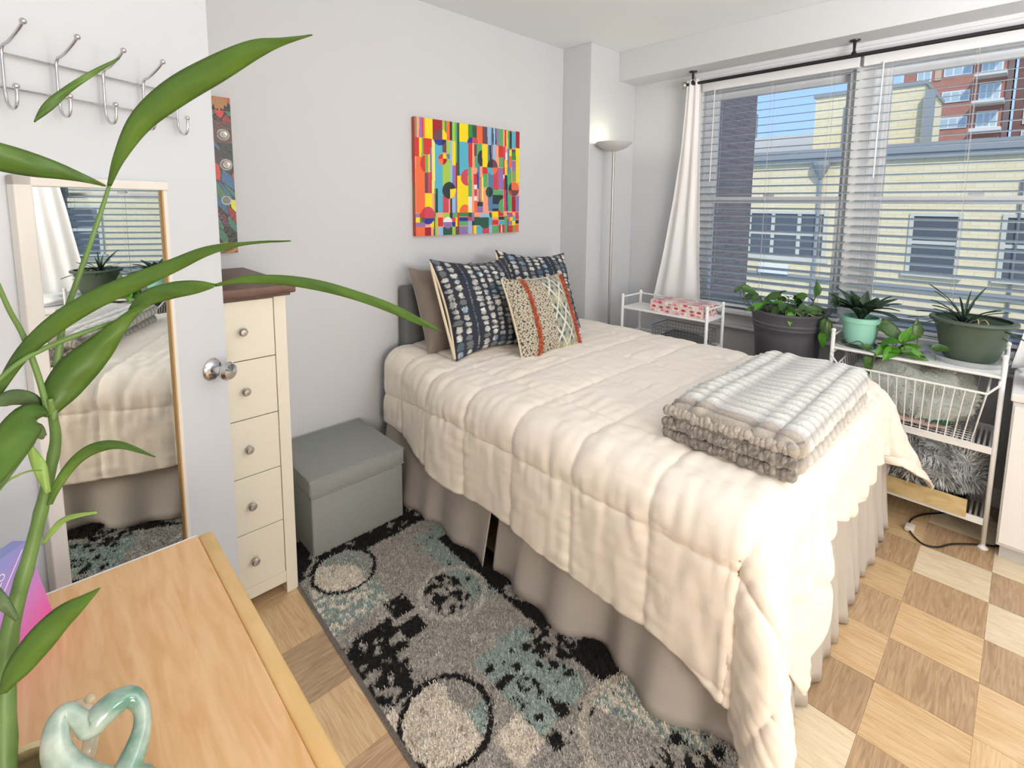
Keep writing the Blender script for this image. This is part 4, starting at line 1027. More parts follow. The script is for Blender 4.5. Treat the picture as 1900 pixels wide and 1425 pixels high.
# --- oval green planter with spider-like plant, on a clear saucer
gc = (-.285, -2.215, 0)
OLV = mat('forest_green_plastic', (76, 92, 78), .5)
gp = thing('potted_spider_plant', (gc[0], gc[1], .757), 'wide forest green planter with a thin spiky plant, right end of the wide cart', 'potted plant')
pot(gp, gc, [(.080, .770), (.088, .775), (.094, .785), (.108, .825), (.124, .905), (.128, .912), (.131, .930), (.134, .934), (.148, .938), (.153, .945), (.151, .953), (.140, .955)], .010, OLV, .915)
CLEAR = mat('clear_plastic', (225, 232, 235), .15); CLEAR.node_tree.nodes['Principled BSDF'].inputs['Alpha'].default_value = .45
MB().lathe([(.0001, .7578), (.118, .7578), (.140, .785), (.137, .785), (.116, .762), (.0001, .762)], gc, 48).build('saucer', CLEAR, gp, smooth=True)
tag(MB().lathe([(.0001, .7578), (.060, .7578), (.078, .782), (.075, .782), (.058, .762), (.0001, .762)], (-.24, -2.00, 0), 40).build('plastic_saucer', CLEAR, smooth=True), 'empty clear plastic saucer between the mint and green pots', 'saucer')
for k in range(26):
    a = rd.uniform(0, 2*PI); el = rd.uniform(.25, 1.5)
    leaf(ME_S, (gc[0]-.02, gc[1]+.03, .92), (math.cos(a)*math.cos(el), math.sin(a)*math.cos(el), math.sin(el)), rd.uniform(.12, .20), gp)
for (dx, dy, ex, ey) in ((-.06, -.05, -.02, -.09), (-.05, -.02, .01, -.08)):
    MB().tube(bez([(gc[0], gc[1], .922), (gc[0]+dx*.5, gc[1]+dy*.8, .958), (gc[0]+dx, gc[1]+dy*1.2, .93)]), .0025, 6).build('dry_leaf', mat('dry_leaf', (190, 180, 140), .7), gp, smooth='all')
# --- trailing pothos cutting laid on the cart between the pots
tv = thing('pothos_vine', (-.36, -1.93, .76), 'bright trailing pothos vine lying on the wide cart between the two pots', 'plant')
rv = random.Random(8)
pts0 = bez([(-.30, -1.88, .775), (-.37, -1.93, .79), (-.43, -1.97, .772), (-.445, -2.04, .765), (-.43, -2.08, .775), (-.40, -2.03, .775), (-.43, -1.95, .765)])
MB().tube(pts0, .0032, 6).build('runner', VINE, tv, smooth='all')
MB().tube(bez([(-.44, -1.86, .764), (-.462, -1.90, .76), (-.464, -1.90, .74), (-.466, -1.89, .70)]), .0026, 6).build('runner', VINE, tv, smooth='all')
leafspots = [((-.36, -1.90, .885), (-.1, -.55, -.35), .13, 0), ((-.39, -1.915, .80), (-.2, -.2, .15), .10, 1), ((-.40, -1.99, .83), (.0, -.2, .6), .075, 1), ((-.42, -1.97, .79), (-.3, .1, -.1), .10, 1), ((-.41, -2.0, .79), (-.1, -.5, -.1), .10, 1), ((-.38, -2.04, .865), (-.05, .05, .6), .075, 0), ((-.40, -1.94, .79), (-.6, .3, -.2), .09, 1), ((-.31, -1.93, .86), (.1, .5, .5), .07, 0),
            ((-.39, -2.10, .815), (.1, -.5, .1), .075, 0), ((-.42, -1.93, .77), (-.3, -.3, .2), .08, 1), ((-.40, -2.05, .78), (-.3, .4, .1), .07, 0), ((-.33, -1.98, .82), (.2, -.4, .2), .08, 1), ((-.43, -1.88, .775), (-.2, .4, .1), .06, 0), ((-.36, -1.98, .775), (-.2, -.4, .3), .09, 1)]
for (p, d, s_, b_) in leafspots:
    base_ = Vector((p[0]+rv.uniform(-.02, .04), p[1]+rv.uniform(-.03, .03), .766))
    MB().tube(bez([base_, (base_+Vector(p))/2+Vector((0, 0, .02)), p], 6), .0017, 5).build('stem', VINE, tv, smooth='all')
    leaf(ME_HB if b_ else ME_H, p, d, s_, tv, (CAM-Vector(p)).normalized()*.9+Vector((0, 0, .8)))
leaf(ME_H, (-.47, -1.87, .735), (.05, -.3, -1), .085, tv, (-.7, -.6, .1))

# ============================================================ WHITE CABINET right
wc = thing('white_cabinet', (-.25, -2.8, 0), 'low white cabinet by the window at the right edge', 'cabinet')
MB().box(-.500, -.03, -3.10, -2.372, .06, .675, .004).build('body', mat('cabinet_white', (222, 224, 228), .4), wc, smooth=True)
MB().box(-.512, -.02, -3.11, -2.364, .678, .712, .006).build('top', WHITE, wc, smooth=True)
MB().box(-.470, -.04, -3.08, -2.385, 0, .06).build('plinth', mat('plinth_grey', (196, 198, 200), .5), wc)
MB().box(-.506, -.500, -3.095, -2.735, .075, .660, .002).box(-.506, -.500, -2.731, -2.378, .075, .660, .002).build('door', WHITE, wc)
tag(MB().add(*blob(-.30, -2.56, .745, .13, .16, .04, .3, 31, flat=.032)).build('folded_linen', SHEER, smooth='all'), 'white folded cloth lying on the low white cabinet', 'cloth')

# ============================================================ RUG
RX0, RX1, RY0, RY1 = -2.655, -1.98, -2.10, -.30
def rugcol(x, y):
    x += .004*nz3(x*90, y*90, 21); y += .004*nz3(x*90, y*90, 23)
    n1 = nz3(x*9, y*9, 1); n2 = nz3(x*60, y*60, 2); n3 = nz3(x*22, y*130, 5); n4 = nz3(x*28, y*28, 7); n5 = nz3(x*7+3, y*7, 9)
    GREY, TEAL, CR, BK, DT = (172, 168, 163), (162, 178, 174), (236, 227, 214), (26, 26, 28), (112, 134, 130)
    c = GREY if n3 < .12 else (186, 182, 176)
    def circ(cx, cy, r): return math.hypot(x-cx, y-cy)-r+.006*n4
    # broad patches
    if y > -.55+.02*n4: c = BK if n4+n2*.5 > -.35 else GREY  # crushed shadow around the ottoman, painted black into the rug colour
    if -.86+.03*n4 < y < -.62 and x < -2.42+.03*n4: c = TEAL if n2+n4*.8 < .12 else CR
    if -1.21 < y < -.93+.02*n4 and x < -2.50+.05*n4+(y+1.07)*.25: c = BK if n4+.6*n2+.35*n5 > -.22 else GREY
    if -.95 < y < -.86 and -2.46 < x < -2.38: c = BK if n2 < .45 else GREY
    if -1.05 < y < -.98 and -2.47 < x < -2.39: c = BK
    if circ(-2.26, -.97, .10) < 0 and n4+.5*n2 > -.02: c = BK
    if -1.10 < y < -.62 and x > -2.20+.03*n4: c = TEAL if n2 < .25 else (BK if n4 > .1 else GREY)
    if y < -.70 and x > -2.115 and n5 > -.45: c = BK if y > -1.6 else c  # clipped shade under the bed edge, painted black into the rug colour
    if -1.56 < y < -1.27+.03*n4 and -2.36 < x < -2.15+.03*n4: c = TEAL if n2 < .2 else (168, 188, 182)
    if -1.45 < y < -1.33 and x > -2.19: c = BK if n4+n2 > -.1 else GREY
    if -1.62 < y < -1.30 and -2.37 < x < -2.10 and n4+.5*n2 > .22: c = BK
    if -1.58 < y < -1.47 and -2.46 < x < -2.36: c = CR if n2 < .3 else (190, 180, 168)
    if y < -1.22 and x < -2.62+.01*n4: c = CR
    # circle 1 with cream half moon
    d = circ(-2.49, -.60, .118)
    if d < 0:
        c = CR if (x+2.49)*.7+(y+.60)*.9 < .03 and x < -2.46+.02*n4+(-.60-y)*.25 else TEAL if n2 < 0 else GREY
        if n2 > .42 and c == CR: c = (178, 164, 146)
    if abs(d) < .0075: c = BK
    # ring 2 white
    d = circ(-2.24, -.985, .122)
    if abs(d) < .010 and n2 > -.35: c = (206, 202, 194)
    # big circle 3
    d = circ(-2.525, -1.345, .128)
    if d < 0:
        if x < -2.475+.012*n4-(y+1.345)*.05: c = CR if n2 < .38 else (176, 164, 148)
        elif y < -1.37+.01*n4: c = TEAL if n2 < .2 else (170, 188, 182)
        else: c = GREY
    if abs(d) < .0085: c = BK
    # ring 4 cream with half teal
    d = circ(-2.15, -1.76, .175)
    if d < 0:
        if x+y*.4 > -2.83: c = TEAL if n2 < .0 else CR
    if abs(d) < .013: c = (206, 200, 188)
    if y < -1.80 and n4+.5*n2 > .05 and x > -2.35: c = BK
    if y < -1.98+.02*n4: c = BK if n5+n4 > -.2 else GREY
    if -1.93 < y < -1.80 and -2.55 < x < -2.4: c = TEAL
    k = 1+.10*n2
    return tuple(max(0, min(255, v*k)) for v in c)
NX, NY = 150, 390
vs = []; cs = []
for i in range(NX+1):
    for j in range(NY+1):
        x = RX0+(RX1-RX0)*i/NX; y = RY0+(RY1-RY0)*j/NY
        ed = min(i, NX-i, j, NY-j); z = .004+(.008 if ed > 1 else .0)+(.0040*nz3(x*110, y*110)+.0020*nz3(x*260, y*260, 3) if ed > 1 else 0)
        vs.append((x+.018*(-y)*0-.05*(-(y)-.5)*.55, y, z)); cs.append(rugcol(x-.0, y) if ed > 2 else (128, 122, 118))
f = gridfaces(NX+1, NY+1)
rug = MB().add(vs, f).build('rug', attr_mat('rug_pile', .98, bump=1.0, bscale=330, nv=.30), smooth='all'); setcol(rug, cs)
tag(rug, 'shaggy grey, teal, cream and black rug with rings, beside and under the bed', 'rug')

rs_ = random.Random(77); hv = []; hf = []; hc = []
for k in range(52000):
    x = rs_.uniform(RX0+.012, RX1-.012); y = rs_.uniform(RY0+.012, RY1-.012); xs = x-.05*(-(y)-.5)*.55
    if xs > -2.02 and y > -1.9: continue
    a = rs_.uniform(0, 6.283); l = rs_.uniform(.006, .013); tx, ty = math.cos(a), math.sin(a); ln_ = rs_.uniform(.3, .9)
    q_ = len(hv); w_ = .0011
    hv += [(xs-ty*w_, y+tx*w_, .010), (xs+ty*w_, y-tx*w_, .010), (xs+tx*l*ln_+ty*w_, y+ty*l*ln_-tx*w_, .010+l*.75), (xs+tx*l*ln_-ty*w_, y+ty*l*ln_+tx*w_, .010+l*.75)]; hf.append((q_, q_+1, q_+2, q_+3))
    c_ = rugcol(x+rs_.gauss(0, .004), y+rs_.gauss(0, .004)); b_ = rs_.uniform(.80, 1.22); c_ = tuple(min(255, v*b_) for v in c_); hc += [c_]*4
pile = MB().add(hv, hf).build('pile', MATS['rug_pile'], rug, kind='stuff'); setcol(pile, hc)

# ============================================================ DESK and things on it
BEECH = wood('beech_veneer', (236, 196, 148), (222, 174, 120), .42, (16, 2.2, 8), 0, .8, 3.2, .1)
EDGE = wood('beech_edge', (236, 200, 142), (224, 184, 122), .4, (6, 2, 6), 0, .6, 3)
dk = thing('desk', (-3.3, -1.7, 0), 'light beech desk top seen from above in the near corner', 'desk')
MB().box(-3.60, -3.074, -2.18, -1.187, .717, .740, .0015).build('top', BEECH, dk)
MB().box(-3.0742, -3.046, -2.18, -1.185, .712, .7405, .007).build('edge_band', EDGE, dk, smooth=True)
MB().box(-3.60, -3.075, -1.187, -1.183, .716, .7402, .001).build('rear_edge', TRIM, dk)
for y in (-1.205, -2.16): MB().box(-3.56, -3.10, y-.012, y+.012, 0, .717, .002).build('side_panel', BEECH, dk)
MB().box(-3.57, -3.55, -2.15, -1.21, .25, .717).build('back_panel', BEECH, dk)
# gradient booklet, leaning
BKM = bpy.data.materials.new('booklet_cover'); BKM.use_nodes = True; n = BKM.node_tree; b = n.nodes['Principled BSDF']
t_ = n.nodes.new('ShaderNodeTexCoord'); sp = n.nodes.new('ShaderNodeSeparateXYZ'); n.links.new(t_.outputs['Generated'], sp.inputs[0])
mm = n.nodes.new('ShaderNodeMath'); mm.operation = 'MULTIPLY_ADD'; mm.inputs[1].default_value = .55
m2 = n.nodes.new('ShaderNodeMath'); m2.operation = 'MULTIPLY'; m2.inputs[1].default_value = -.55
n.links.new(sp.outputs['Z'], m2.inputs[0]); n.links.new(sp.outputs['X'], mm.inputs[0]); n.links.new(m2.outputs[0], mm.inputs[2])
m3 = n.nodes.new('ShaderNodeMath'); m3.operation = 'ADD'; m3.inputs[1].default_value = .45; n.links.new(mm.outputs[0], m3.inputs[0])
cr = n.nodes.new('ShaderNodeValToRGB'); E_ = cr.color_ramp.elements; E_[0].position = .0; E_[0].color = (*lin((120, 180, 205)), 1); E_[1].position = 1; E_[1].color = (*lin((248, 70, 160)), 1)
x_ = E_.new(.33); x_.color = (*lin((142, 146, 214)), 1); x_ = E_.new(.62); x_.color = (*lin((196, 132, 204)), 1)
n.links.new(m3.outputs[0], cr.inputs[0]); n.links.new(cr.outputs[0], b.inputs['Base Color']); b.inputs['Roughness'].default_value = .35
bkt = thing('booklet', (-3.33, -1.33, .74), 'glossy blue to pink gradient box standing on the desk behind the stalk', 'box')
bdir = Vector((.053, .058, 0)).normalized(); bn = Vector((bdir.y, -bdir.x, 0)); bup = (Vector((0, 0, 1))-bn*.10-bdir*.12).normalized()
O_ = Vector((-3.297, -1.291, .7405)); Wb, Hb, Tb = .20, .168, .022
cor = [O_-bdir*a*Wb+bup*c*Hb-bn*t*Tb for t in (0, 1) for (a, c) in ((1, 0), (0, 0), (0, 1), (1, 1))]
MB().add(cor, [(0, 1, 2, 3), (7, 6, 5, 4), (0, 4, 5, 1), (1, 5, 6, 2), (2, 6, 7, 3), (3, 7, 4, 0)]).build('case', BKM, bkt)
def text(body, size, loc, xdir, updir, m, name, parent, ext=.0003):
    cu = bpy.data.curves.new(name, 'FONT'); cu.body = body; cu.size = size; cu.extrude = ext; cu.materials.append(m)
    tmp = bpy.data.objects.new('tmp', cu); COL.objects.link(tmp); bpy.context.view_layer.update(); me_ = bpy.data.meshes.new_from_object(tmp.evaluated_get(bpy.context.evaluated_depsgraph_get())); bpy.data.objects.remove(tmp)
    o = bpy.data.objects.new(name, me_); COL.objects.link(o); X = Vector(xdir).normalized(); Y = Vector(updir); Y = (Y-X*Y.dot(X)).normalized(); Z = X.cross(Y)
    o.parent = parent; o.matrix_parent_inverse = INV[parent.name]
    o.matrix_basis = Matrix.Translation(loc) @ Matrix((X, Y, Z)).transposed().to_4x4(); return o
WL = mat('white_print', (240, 236, 246), .5)
tdir = (bdir*.72+bup*.69).normalized(); tup = (bup*.72-bdir*.69)
text('S LO', .014, O_-bdir*.064+bup*.121+bn*.0006, tdir, tup, WL, 'cover_lettering', bkt)
text('- ------- --- --', .008, O_-bdir*.075+bup*.062+bn*.0006, tdir, tup, WL, 'cover_small_print', bkt) if False else None
MB().tube([O_-bdir*.155+bup*.02+bn*.0006, O_-bdir*.01+bup*.160+bn*.0006], .0007, 5).build('printed_line', WL, bkt)

# bamboo stalk in a cream ceramic vase
LEAVES = {
 'A': [(-3.203, -1.509, 1.464, 0.0029), (-3.192, -1.532, 1.501, 0.008), (-3.17, -1.559, 1.546, 0.0156), (-3.137, -1.591, 1.582, 0.0198), (-3.098, -1.626, 1.612, 0.0186), (-3.064, -1.663, 1.635, 0.013), (-3.041, -1.694, 1.643, 0.0056), (-3.016, -1.728, 1.649, 0.0007)],
 'B': [(-3.337, -1.569, 1.505, 0.0114), (-3.309, -1.555, 1.495, 0.0178), (-3.279, -1.542, 1.487, 0.0173), (-3.251, -1.53, 1.48, 0.0119), (-3.226, -1.519, 1.472, 0.0057), (-3.206, -1.509, 1.464, 0.0016)],
 'C': [(-3.268, -1.451, 1.546, 0.0009), (-3.252, -1.439, 1.57, 0.0067), (-3.229, -1.429, 1.598, 0.0054), (-3.2, -1.421, 1.626, 0.0041), (-3.17, -1.414, 1.652, 0.0014)],
 'D': [(-3.341, -1.546, 1.188, 0.0033), (-3.321, -1.556, 1.229, 0.0056), (-3.298, -1.569, 1.27, 0.0093), (-3.268, -1.585, 1.303, 0.0128), (-3.234, -1.604, 1.329, 0.0132), (-3.2, -1.627, 1.348, 0.0121), (-3.163, -1.652, 1.368, 0.0097), (-3.132, -1.679, 1.386, 0.0067), (-3.101, -1.709, 1.395, 0.0026), (-3.059, -1.746, 1.399, 0.0006)],
 'E': [(-3.199, -1.543, 1.291, 0.004), (-3.179, -1.552, 1.315, 0.0119), (-3.153, -1.564, 1.325, 0.0133), (-3.128, -1.578, 1.329, 0.0108), (-3.107, -1.593, 1.331, 0.003)],
 'F': [(-3.107, -1.593, 1.331, 0.0023), (-3.079, -1.62, 1.339, 0.0059), (-3.041, -1.652, 1.339, 0.008), (-3.004, -1.689, 1.332, 0.0085), (-2.969, -1.729, 1.319, 0.0075), (-2.94, -1.771, 1.304, 0.0073), (-2.92, -1.811, 1.289, 0.0052), (-2.911, -1.845, 1.282, 0.0006)],
 'G': [(-3.284, -1.556, 1.184, 0.0065), (-3.273, -1.557, 1.208, 0.02), (-3.255, -1.559, 1.235, 0.0246), (-3.233, -1.563, 1.259, 0.0196), (-3.214, -1.568, 1.282, 0.0117), (-3.195, -1.574, 1.303, 0.0062), (-3.179, -1.583, 1.312, 0.0015)],
 'H': [(-3.283, -1.564, 1.193, 0.004), (-3.296, -1.583, 1.199, 0.0195), (-3.312, -1.609, 1.185, 0.0213), (-3.323, -1.636, 1.171, 0.0149), (-3.335, -1.665, 1.153, 0.0036)],
 'I': [(-3.29, -1.583, 1.086, 0.0033), (-3.281, -1.586, 1.109, 0.0057), (-3.265, -1.59, 1.133, 0.0072), (-3.246, -1.598, 1.147, 0.0078), (-3.222, -1.612, 1.148, 0.005), (-3.192, -1.635, 1.131, 0.0008)],
 'J': [(-3.341, -1.638, 0.917, 0.0043), (-3.33, -1.643, 0.937, 0.0135), (-3.312, -1.646, 0.96, 0.0174), (-3.291, -1.65, 0.982, 0.0146), (-3.272, -1.659, 0.997, 0.008), (-3.256, -1.669, 1.011, 0.0008)],
 'K': [(-3.299, -1.583, 1.041, 0.0021), (-3.289, -1.59, 1.057, 0.0041), (-3.276, -1.598, 1.07, 0.0037), (-3.25, -1.612, 1.073, 0.0012)],
 'N': [(-3.285, -1.543, 1.19, 0.0033), (-3.296, -1.558, 1.21, 0.0088), (-3.31, -1.576, 1.222, 0.0102), (-3.324, -1.597, 1.225, 0.0046)],
 'O': [(-3.288, -1.563, 1.162, 0.004), (-3.297, -1.576, 1.178, 0.0119), (-3.312, -1.599, 1.168, 0.0132), (-3.325, -1.624, 1.152, 0.0091), (-3.335, -1.649, 1.14, 0.0022)],
 'Q': [(-3.324, -1.618, 0.981, 0.0034), (-3.333, -1.616, 1.004, 0.0091), (-3.342, -1.617, 1.024, 0.0123), (-3.351, -1.619, 1.043, 0.0073)],
 'R': [(-3.29, -1.587, 1.103, 0.0032), (-3.294, -1.582, 1.132, 0.0072), (-3.299, -1.581, 1.153, 0.0048), (-3.302, -1.583, 1.167, 0.0012)],
 'V': [(-3.328, -1.59, 1.123, 0.0008), (-3.319, -1.59, 1.133, 0.0012), (-3.305, -1.591, 1.137, 0.0012), (-3.293, -1.595, 1.136, 0.0008)],
}
STEMS = {
 'main': [(-3.348, -1.629, 0.801, 0.0196), (-3.344, -1.6, 0.861, 0.0184), (-3.338, -1.575, 0.921, 0.0163), (-3.327, -1.563, 0.968, 0.0151), (-3.313, -1.556, 1.013, 0.0131), (-3.3, -1.55, 1.059, 0.012), (-3.289, -1.547, 1.102, 0.011), (-3.279, -1.546, 1.148, 0.01), (-3.279, -1.551, 1.181, 0.0081), (-3.28, -1.559, 1.207, 0.0048)],
 's1': [(-3.279, -1.557, 1.179, 0.0049), (-3.273, -1.541, 1.228, 0.0049), (-3.261, -1.526, 1.291, 0.0049), (-3.246, -1.518, 1.336, 0.0045), (-3.229, -1.512, 1.384, 0.0041), (-3.214, -1.51, 1.429, 0.0037), (-3.203, -1.509, 1.464, 0.0029)],
 's2': [(-3.283, -1.554, 1.19, 0.0045), (-3.288, -1.554, 1.235, 0.0044), (-3.297, -1.555, 1.287, 0.0039), (-3.306, -1.562, 1.32, 0.0035), (-3.314, -1.57, 1.359, 0.003)],
 's3': [(-3.332, -1.596, 1.229, 0.003), (-3.319, -1.582, 1.247, 0.0035), (-3.296, -1.569, 1.264, 0.0043), (-3.267, -1.559, 1.275, 0.0043), (-3.236, -1.55, 1.283, 0.004), (-3.199, -1.543, 1.291, 0.0036)],
}
FIG = [(-3.264, -1.72, 0.817), (-3.286, -1.706, 0.832), (-3.302, -1.688, 0.852), (-3.302, -1.67, 0.873), (-3.293, -1.664, 0.88), (-3.282, -1.673, 0.869), (-3.275, -1.68, 0.86), (-3.264, -1.677, 0.865), (-3.25, -1.675, 0.868), (-3.237, -1.677, 0.866), (-3.23, -1.687, 0.855), (-3.232, -1.7, 0.841), (-3.241, -1.711, 0.827), (-3.252, -1.722, 0.816)]

LB_ = mat('bamboo_leaf', (86, 120, 40), .42, rgb2=(66, 98, 34), vscale=9, bump=.15, bscale=60)
LB2 = mat('bamboo_leaf_grey', (98, 120, 80), .5, rgb2=(80, 102, 64), vscale=9)  # paler grey-green tone of the curled leaves
LB3 = mat('young_leaf', (134, 168, 84), .45)
STK = mat('bamboo_stalk', (106, 138, 74), .45, rgb2=(84, 116, 56), vscale=12)
bb = thing('lucky_bamboo', (-3.34, -1.56, .76), 'tall leafy bamboo stalk rising from the desk close to the camera', 'plant')
def catm(P, n=5):
    out_ = []
    A = [np.array(p) for p in P]
    for i in range(len(A)-1):
        p0 = A[max(i-1, 0)]; p1 = A[i]; p2 = A[i+1]; p3 = A[min(i+2, len(A)-1)]
        for k in range(n):
            t = k/n; out_.append(.5*((2*p1)+(p2-p0)*t+(2*p0-5*p1+4*p2-p3)*t*t+(3*p1-p0-3*p2+p3)*t**3))
    out_.append(A[-1]); return out_
for k, P in LEAVES.items():
    Q = catm(P, 6); vs = []; n_ = len(Q)
    for i, q in enumerate(Q):
        p = Vector(q[:3]); tg = Vector(Q[min(i+1, n_-1)][:3])-Vector(Q[max(i-1, 0)][:3]); view = (p-CAM).normalized()
        # blade lies at its own angle, roughly broadside but cupped upward
        side = tg.cross(view).normalized(); nrm = side.cross(tg).normalized()
        w_ = max(.0004, q[3]*(.62 if k == 'Q' else .86))
        for j in range(7):
            s = (j-3)/3; vs.append(p+side*w_*s*(1.0)+nrm*(w_*.45*(abs(s)**1.4)+.001*math.sin(i*.7+j)))
    m_ = LB2 if k in 'NOQE' else (LB3 if k in 'KRV' else LB_)
    m_ = LB_ if k == 'E' else m_
    o = MB().add(vs, gridfaces(n_, 7)).build('leaf', m_, bb, smooth='all')
    md = o.modifiers.new('t', 'SOLIDIFY'); md.thickness = .0006
    if k in 'NOQ': o['label'] = 'pale grey-green curled leaf'
for k, P in STEMS.items():
    Q = catm(P, 6); rs = [max(.001, q[3]*(.56 if k == 'main' else .72)) for q in Q]
    if k == 'main': rs = [r_*(1.0+.12*math.exp(-(((i % 9)-4)/1.0)**2)) for i, r_ in enumerate(rs)]
    MB().tube([q[:3] for q in Q], rs, 14).build('stalk' if k == 'main' else 'branch', STK, bb, smooth='all')
px_ = Vector(STEMS['main'][0][:3])
vz = thing('ceramic_vase', (px_.x, px_.y, .7405), 'cream glazed ceramic vase at the bottom left holding the bamboo stalk', 'vase')
CRM = mat('cream_glaze', (226, 214, 196), .18, coat=.6, rgb2=(204, 190, 150), vscale=14)
vc = Vector((px_.x+.012, px_.y-.0, 0))
MB().lathe([(.0001, .7405), (.034, .7405), (.050, .755), (.052, .778), (.040, .800), (.036, .808), (.030, .806), (.034, .798), (.045, .778), (.040, .76), (.0001, .755)], vc, 40).build('body', CRM, vz, smooth=True)
MB().tube(bez([(vc.x+.034, vc.y+.0, .800), (vc.x+.045, vc.y+.03, .822), (vc.x+.058, vc.y+.02, .828), (vc.x+.062, vc.y-.01, .812), (vc.x+.052, vc.y-.02, .785)]), [.008]*33, 12).build('handle', CRM, vz, smooth='all')
MB().ball((vc.x+.064, vc.y+.022, .834), .006, 8).build('handle_bud', CRM, vz, smooth='all')
# teal glazed looped figurine
TEALG = mat('teal_celadon_glaze', (92, 138, 122), .12, coat=.8, rgb2=(186, 200, 190), vscale=26)
fg = thing('ceramic_figurine', (-3.262, -1.63, .7405), 'glossy teal ceramic figurine with two looping arms on the desk', 'figurine')
FP = bez([Vector(p) for p in FIG], 6)
FP = [Vector((p.x, p.y, max(p.z, .757))) for p in FP]
MB().tube(FP, [.0115+.003*math.sin(i*.18) for i in range(len(FP))], 16).build('looped_arm', TEALG, fg, smooth='all')
fc = (FP[0]+FP[-1])/2
MB().lathe([(.0001, 0), (.034, 0), (.042, .014), (.041, .034), (.032, .054), (.018, .066), (.0001, .070)], (fc.x-.004, fc.y+.012, .7405), 36, 1.1, .8).build('body', TEALG, fg, smooth=True)

# ============================================================ OUTSIDE
def brickmat(name, c1, c2, cm, sc, bump=.5, rough=.85):
    m = bpy.data.materials.new(name); m.use_nodes = True; n = m.node_tree; b = n.nodes['Principled BSDF']
    t = n.nodes.new('ShaderNodeTexCoord'); s = n.nodes.new('ShaderNodeSeparateXYZ'); n.links.new(t.outputs['Object'], s.inputs[0])
    ad = n.nodes.new('ShaderNodeMath'); ad.operation = 'ADD'; n.links.new(s.outputs['X'], ad.inputs[0]); n.links.new(s.outputs['Y'], ad.inputs[1])
    cb = n.nodes.new('ShaderNodeCombineXYZ'); n.links.new(ad.outputs[0], cb.inputs[0]); n.links.new(s.outputs['Z'], cb.inputs[1])
    br = n.nodes.new('ShaderNodeTexBrick'); br.inputs['Scale'].default_value = sc; br.inputs['Color1'].default_value = (*lin(c1), 1); br.inputs['Color2'].default_value = (*lin(c2), 1); br.inputs['Mortar'].default_value = (*lin(cm), 1)
    br.inputs['Mortar Size'].default_value = .010; br.inputs['Brick Width'].default_value = .5; br.inputs['Row Height'].default_value = .17
    n.links.new(cb.outputs[0], br.inputs['Vector']); n.links.new(br.outputs['Color'], b.inputs['Base Color']); b.inputs['Roughness'].default_value = rough
    bp = n.nodes.new('ShaderNodeBump'); bp.inputs['Strength'].default_value = bump; bp.inputs['Distance'].default_value = .02; bp.invert = True
    n.links.new(br.outputs['Fac'], bp.inputs['Height']); n.links.new(bp.outputs[0], b.inputs['Normal']); return m
CRB = brickmat('cream_painted_brick', (236, 222, 180), (230, 214, 170), (220, 204, 162), 2.2)
DKB = brickmat('dark_brown_brick', (120, 108, 104), (106, 96, 94), (138, 130, 126), 2.6)
RDB = brickmat('red_tower_brick', (186, 130, 108), (176, 120, 100), (170, 130, 112), 1.6)
COP = mat('stone_coping', (150, 154, 150), .8); DKG = mat('dark_window_glass', (92, 98, 100), .3); FRW = mat('window_frame_cream', (206, 204, 184), .6); LTG = mat('light_window_glass', (176, 196, 198), .2)
wing = thing('brick_wing_wall', (2.4, .75, 0), 'dark brown brick wing of the building just outside the window', 'building')
MB().box(.35, 4.50, .60, .90, -6, 9).build('wall', DKB, wing)
cb_ = thing('cream_brick_building', (8, -1, -6), 'cream painted brick building across the yard with a flat parapet', 'building')
MB().box(8, 13, -9, 7.5, -6, 2.40).build('wall', CRB, cb_)
MB().box(7.9, 8.3, -9, 7.5, 2.40, 2.57).build('parapet_coping', COP, cb_)
MB().box(7.93, 8.02, -9, 7.5, 2.30, 2.40).build('string_course', COP, cb_)
def win(par, X, y0, y1, z0, z1, nm, glassm=DKG, split=1, rail=True, dep=.12):
    q = MB(); t = .06
    q.box(X-.04, X+dep, y0, y0+t, z0, z1); q.box(X-.04, X+dep, y1-t, y1, z0, z1); q.box(X-.039, X+dep, y0+t, y1-t, z1-t, z1); q.box(X-.07, X+dep, y0-.05, y1+.05, z0-.08, z0)
    for k in range(1, nm): y = y0+(y1-y0)*k/nm; q.box(X-.03, X+dep, y-.035, y+.035, z0, z1-t)
    if rail: q.box(X-.02, X+dep, y0+t, y1-t, (z0+z1)/2-.03, (z0+z1)/2+.03)
    w_ = q.build('window', FRW, par)
    MB().box(X-.012, X-.006, y0+t, y1-t, z0, z1-t).build('pane', glassm, w_)
for (y0, y1, z0, z1, nm) in ((.45, 1.95, .42, 1.36, 3), (-1.55, -.83, .32, 1.36, 1), (-2.75, -2.02, .32, 1.36, 1), (2.6, 3.6, .42, 1.36, 2), (-4.6, -3.9, .32, 1.36, 1), (-6.6, -5.9, .32, 1.36, 1), (.45, 1.95, -2.6, -1.4, 3), (-1.55, -.83, -2.6, -1.4, 1), (-4.6, -3.9, -2.6, -1.4, 1)):
    win(cb_, 8, y0, y1, z0, z1, nm)
MB().box(7.85, 8, 1.07, 1.65, .05, .25, .01).build('air_conditioner', mat('ac_white', (232, 234, 230), .6), cb_)
MB().box(7.93, 8, -9, 7, -.02, .06).build('ledge', COP, cb_)
MB().tube([(7.94, .62, 2.3), (7.94, .62, -5)], .035, 8).build('drain_pipe', COP, cb_)
MB().lathe([(.0001, 0), (.03, 0), (.16, .25), (.16, .34), (.0001, .34)], (7.9, .62, 2.0), 12).build('rain_hopper', COP, cb_)
MB().tube([(7.96, -2.2, 1.9), (7.96, -2.2, -5)], .02, 6).build('cable_conduit', mat('conduit', (120, 122, 118), .7), cb_)
sb = thing('setback_block', (9.5, .15, 2.4), 'cream penthouse block standing on the roof across the yard', 'building')
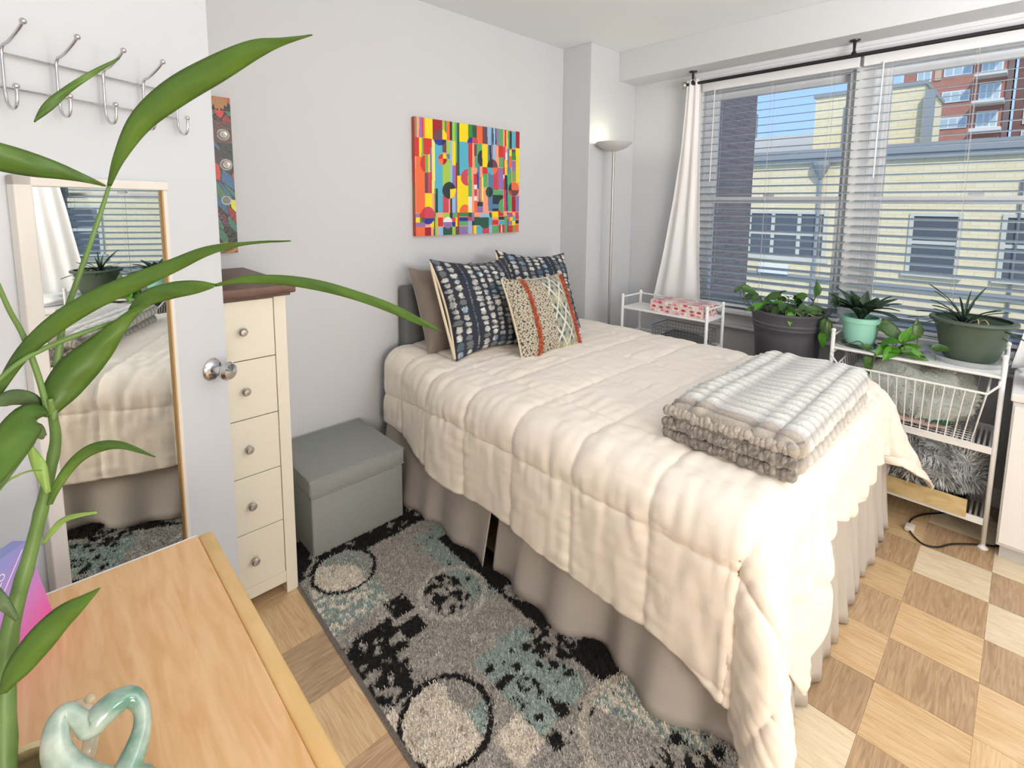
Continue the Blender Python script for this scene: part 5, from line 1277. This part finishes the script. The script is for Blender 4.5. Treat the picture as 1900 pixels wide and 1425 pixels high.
MB().box(9.0, 11.5, -.72, 1.10, 2.405, 3.75).build('wall', CRB, sb)
MB().box(8.96, 11.55, -.76, 1.14, 3.75, 3.82).build('coping', COP, sb)
MB().box(8.95, 9.0, -.05, .55, 2.5, 3.5).build('louvre', mat('grey_louvre', (128, 142, 148), .6), sb)
MB().box(8.8, 9.0, -.90, -.76, 2.5, 3.6).build('flue', COP, sb)
rw = thing('roof_parapet_wall', (13.5, 3.5, 2.5), 'low pale parapet with dark planting on the neighbouring roof', 'wall')
MB().box(13.1, 13.4, 2.2, 7.5, 2.3, 3.55).build('wall', mat('pale_render', (206, 204, 196), .8), rw)
MB().box(12.6, 13.0, 2.2, 7.5, 2.3, 2.95).build('planting', mat('dark_planting', (84, 98, 100), .9, var=.5, vscale=4), rw)
MB().box(13.2, 13.3, 3.9, 4.15, 3.5, 4.3).build('chimney', COP, rw)
MB().box(13.0, 13.6, 1.55, 2.2, 2.3, 4.3).build('stair_head', mat('pale_render2', (216, 218, 212), .8), rw)
tw = thing('brick_tower', (27, -2, 0), 'tall red brick apartment tower seen through the right-hand window', 'building')
MB().box(25, 31, -1.15, 2.18, -6, 16).build('wall', RDB, tw)
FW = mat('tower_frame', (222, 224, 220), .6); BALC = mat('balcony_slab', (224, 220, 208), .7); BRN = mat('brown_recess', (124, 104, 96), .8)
def twin(X, y0, y1, z0, z1, nm, par):
    q = MB().box(X-.05, X, y0, y1, z0, z1).build('window', FW, par)
    p = MB()
    for k in range(nm): a = y0+.05+(y1-y0-.05)*k/nm; p.box(X-.056, X-.05, a, a+(y1-y0-.05)/nm-.05, z0+.05, z1-.05)
    p.build('pane', LTG, q)
for k in range(11):
    z = 2.5+1.08*k
    twin(25, 1.22, 1.72, z, z+.62, 2, tw); twin(25, -.08, .82, z+.12, z+.58, 3, tw)
    MB().box(24.96, 25, .90, 1.12, z+.02, z+.5).build('tan_panel', mat('tan_brick', (206, 176, 150), .8), tw)
    MB().box(24.2, 25, -1.15, -.22, z-.16, z-.02).build('balcony', BALC, tw)
    twin(25, -1.0, -.35, z+.06, z+.72, 3, tw)
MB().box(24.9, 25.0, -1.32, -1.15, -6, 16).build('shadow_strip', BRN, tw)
tw2 = thing('brown_tower', (34, -3, 0), 'brown tower with columns of white windows at the far right', 'building')
MB().box(29, 34, -4.2, -1.30, -6, 18).build('wall', mat('brown_brick_far', (128, 100, 92), .85), tw2)
for k in range(13):
    z = 2.2+1.0*k
    for (a, b_) in ((-1.62, -1.95), (-2.3, -2.7), (-3.1, -3.6)): twin(29, b_, a, z, z+.72, 2, tw2)
struct(MB().box(.4, 60, -40, 40, -6.2, -6).build('ground_outside', mat('yard_ground', (120, 118, 112), .9)))
